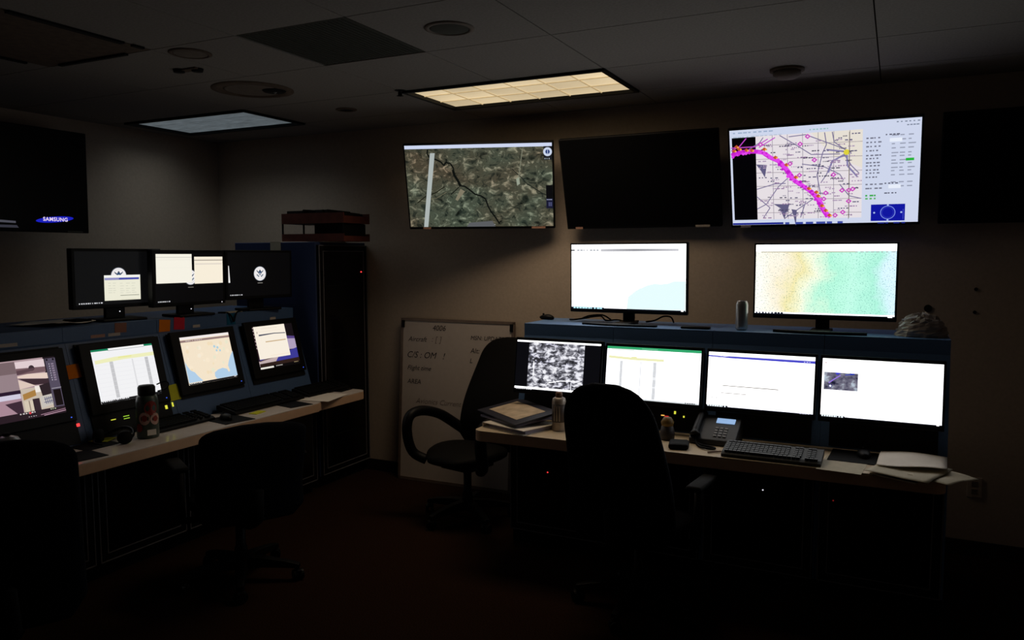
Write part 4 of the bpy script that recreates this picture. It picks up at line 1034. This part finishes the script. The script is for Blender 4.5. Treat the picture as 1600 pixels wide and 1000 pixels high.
def flat(name, m, c, d, rz, label, cat, th=.003, z=.75, group=None):
    o = MB().box((0, 0, th/2), (d[0], d[1], th)).build(name, m, None, False, (c[0], c[1], z), (0, 0, R(rz)))
    return tag(o, label, cat, group)
MP = 'black mouse pads on the left worktop'
flat('mouse_pad', 'black_matte', (-3.67, 2.60), (.15, .19), 0, 'black mouse pad under the yellow-green note on left worktop', 'mouse pad', group=MP)
flat('mouse_pad', 'black_matte', (-3.535, 2.40), (.19, .22), -8, 'black mouse pad at front edge of left worktop beside near chair', 'mouse pad', group=MP)
flat('mouse_pad', 'black_matte', (-3.53, 3.37), (.22, .20), -10, 'black mouse pad in front of country-map keyboard on left worktop', 'mouse pad', group=MP)
mouse((-3.55, 3.36, .753), 70, 'black computer mouse on the pad left of the small yellow note')
flat('mouse_pad', 'black_matte', (-3.52, 3.90), (.20, .17), -12, 'black mouse pad left of the paper sheet on left worktop', 'mouse pad', group=MP)
flat('mouse_pad', 'black_matte', (-3.62, 4.47), (.18, .14), 4, 'black mouse pad at the far end of left worktop by tall cabinet', 'mouse pad', group=MP)
flat('paper_sheet', 'paper', (-3.50, 4.19), (.215, .30), 12, 'white paper sheet at far end of left worktop', 'paper', .002, .752)
SN = 'sticky notes'
flat('sticky_note', 'note_yellow', (-3.735, 2.69), (.10, .10), 25, 'yellow-green sticky note lying on left worktop at pad', 'sticky note', .002, .754, SN)
flat('sticky_note', 'note_yellow', (-3.53, 3.595), (.055, .10), 10, 'yellow sticky note lying flat on left worktop beside pad', 'sticky note', .004, .75, SN)
AL = math.atan2(.155, .522)   # slope of the left console face
def note(m, y, z, w, h, roll, label, cat='sticky note', name='sticky_note', fascia=False, group=SN, lift=.008):
    x = -3.931 if fascia else -3.76-(z-.74)*.155/.522
    o = MB().box((0, 0, 0), (w, .002, h)).build(name, m, None, False, (x+(.0015 if fascia else lift), y, z), (0 if fascia else -AL, 0, R(90)))
    o.rotation_euler = (Matrix.Rotation(R(90), 3, 'Z') @ Matrix.Rotation(0 if fascia else -AL, 3, 'X') @ Matrix.Rotation(R(roll), 3, 'Y')).to_euler()
    return tag(o, label, cat, group)
note('note_orange', 2.63, 1.117, .082, .075, -3, 'orange sticky note on left console between camera-view and spreadsheet monitors')
note('note_yellow', 3.213, .918, .075, .095, -3, 'yellow sticky note on left console left of the country-map monitor', lift=.006)
note('note_brown', 2.972, 1.318, .075, .055, 3, 'dull brown sticky note on left console edge above spreadsheet monitor', fascia=True)
note('note_orange', 3.268, 1.303, .078, .075, 5, 'orange sticky note on left console edge beside the red note', fascia=True)
note('note_red', 3.375, 1.310, .08, .075, 4, 'red sticky note on left console edge', fascia=True)
note('note_teal', 3.79, 1.302, .075, .08, 0, 'teal sticky label on left console edge above country-map monitor', fascia=True)
for y, w, m, lab in ((2.335, .11, 'tape_white', 'pale label strip above camera-view monitor on left console'), (2.83, .085, 'tape_pink', 'pinkish label strip above left part of spreadsheet monitor'),
                     (2.93, .075, 'tape_white', 'pale label strip above right part of spreadsheet monitor'), (3.505, .055, 'tape_white', 'pale label strip above country-map monitor on left console'),
                     (4.175, .055, 'tape_white', 'pale label strip above white-window monitor on left console')):
    note(m, y, 1.283, w, .017, 0, lab, 'label strip', 'label_strip', True, 'label strips on the left console')
flat('sticky_note', 'note_orange', (-3.955, 3.44), (.05, .09), 10, 'orange sticky note lying on left shelf under two-window monitor', 'sticky note', .003, 1.345, SN)
o = wavy('paper_sheets', 'paper', -.16, -.13, .16, .16, .002, .02, 12, None, .3); o.location = (-4.17, 2.72, 1.346); tag(o, 'crumpled pale papers on left console shelf left of the monitors', 'papers')
tag(MB().at((-4.12, 2.845, 1.357)).box((0, 0, 0), (.12, .10, .024), .008).build('black_adapter', 'black_matte'), 'small black adapter on left shelf below the leftmost dark monitor', 'adapter')
tag(MB().at((-3.975, 3.83, 1.3485), (0, 0, .1)).box((0, 0, 0), (.07, .16, .005), .001).build('folded_paper', 'paper_grey'), 'folded pale paper on left shelf between two monitors', 'paper')
k = MB(); k.tube(smooth_path([(-3.97, 3.72, 1.352), (-3.935, 3.76, 1.350), (-3.918, 3.78, 1.33), (-3.915, 3.80, 1.29), (-3.917, 3.82, 1.33), (-3.935, 3.86, 1.351), (-3.96, 3.95, 1.352), (-3.95, 4.1, 1.352), (-3.97, 4.3, 1.352)], 6), .005, 8)
tag(k.build('cable', 'black_matte', None, True), 'black cable drooping over the left console shelf edge', 'cable')

# ------------------------------------------------------------------ camera
cam = bpy.data.cameras.new('camera'); co = bpy.data.objects.new('camera', cam); col.objects.link(co)
cam.sensor_width = 36; cam.lens = 36*1220/1600; cam.clip_start = .05
yaw, pitch, roll = R(-26.18), R(4.726), R(-.129)
fwd = Vector((math.sin(yaw)*math.cos(pitch), math.cos(yaw)*math.cos(pitch), -math.sin(pitch)))
rt = Vector((math.cos(yaw), -math.sin(yaw), 0)); up = rt.cross(fwd)
r2 = rt*math.cos(roll)+up*math.sin(roll); u2 = -rt*math.sin(roll)+up*math.cos(roll)
M = Matrix((r2, u2, -fwd)).transposed().to_4x4(); M.translation = (0, 0, 1.72)
co.matrix_world = M
sc.camera = co

w = bpy.data.worlds.new('world'); sc.world = w; w.use_nodes = True
w.node_tree.nodes['Background'].inputs[0].default_value = (0, 0, 0, 1)
w.node_tree.nodes['Background'].inputs[1].default_value = 0
vs = sc.view_settings
vs.view_transform = 'Standard'; vs.look = 'None'; vs.gamma = 1; vs.exposure = 0; vs.use_curve_mapping = False
sc.cycles.use_denoising = True
sc.cycles.use_light_tree = True
sc.cycles.max_bounces = 6; sc.cycles.diffuse_bounces = 4; sc.cycles.sample_clamp_indirect = 4
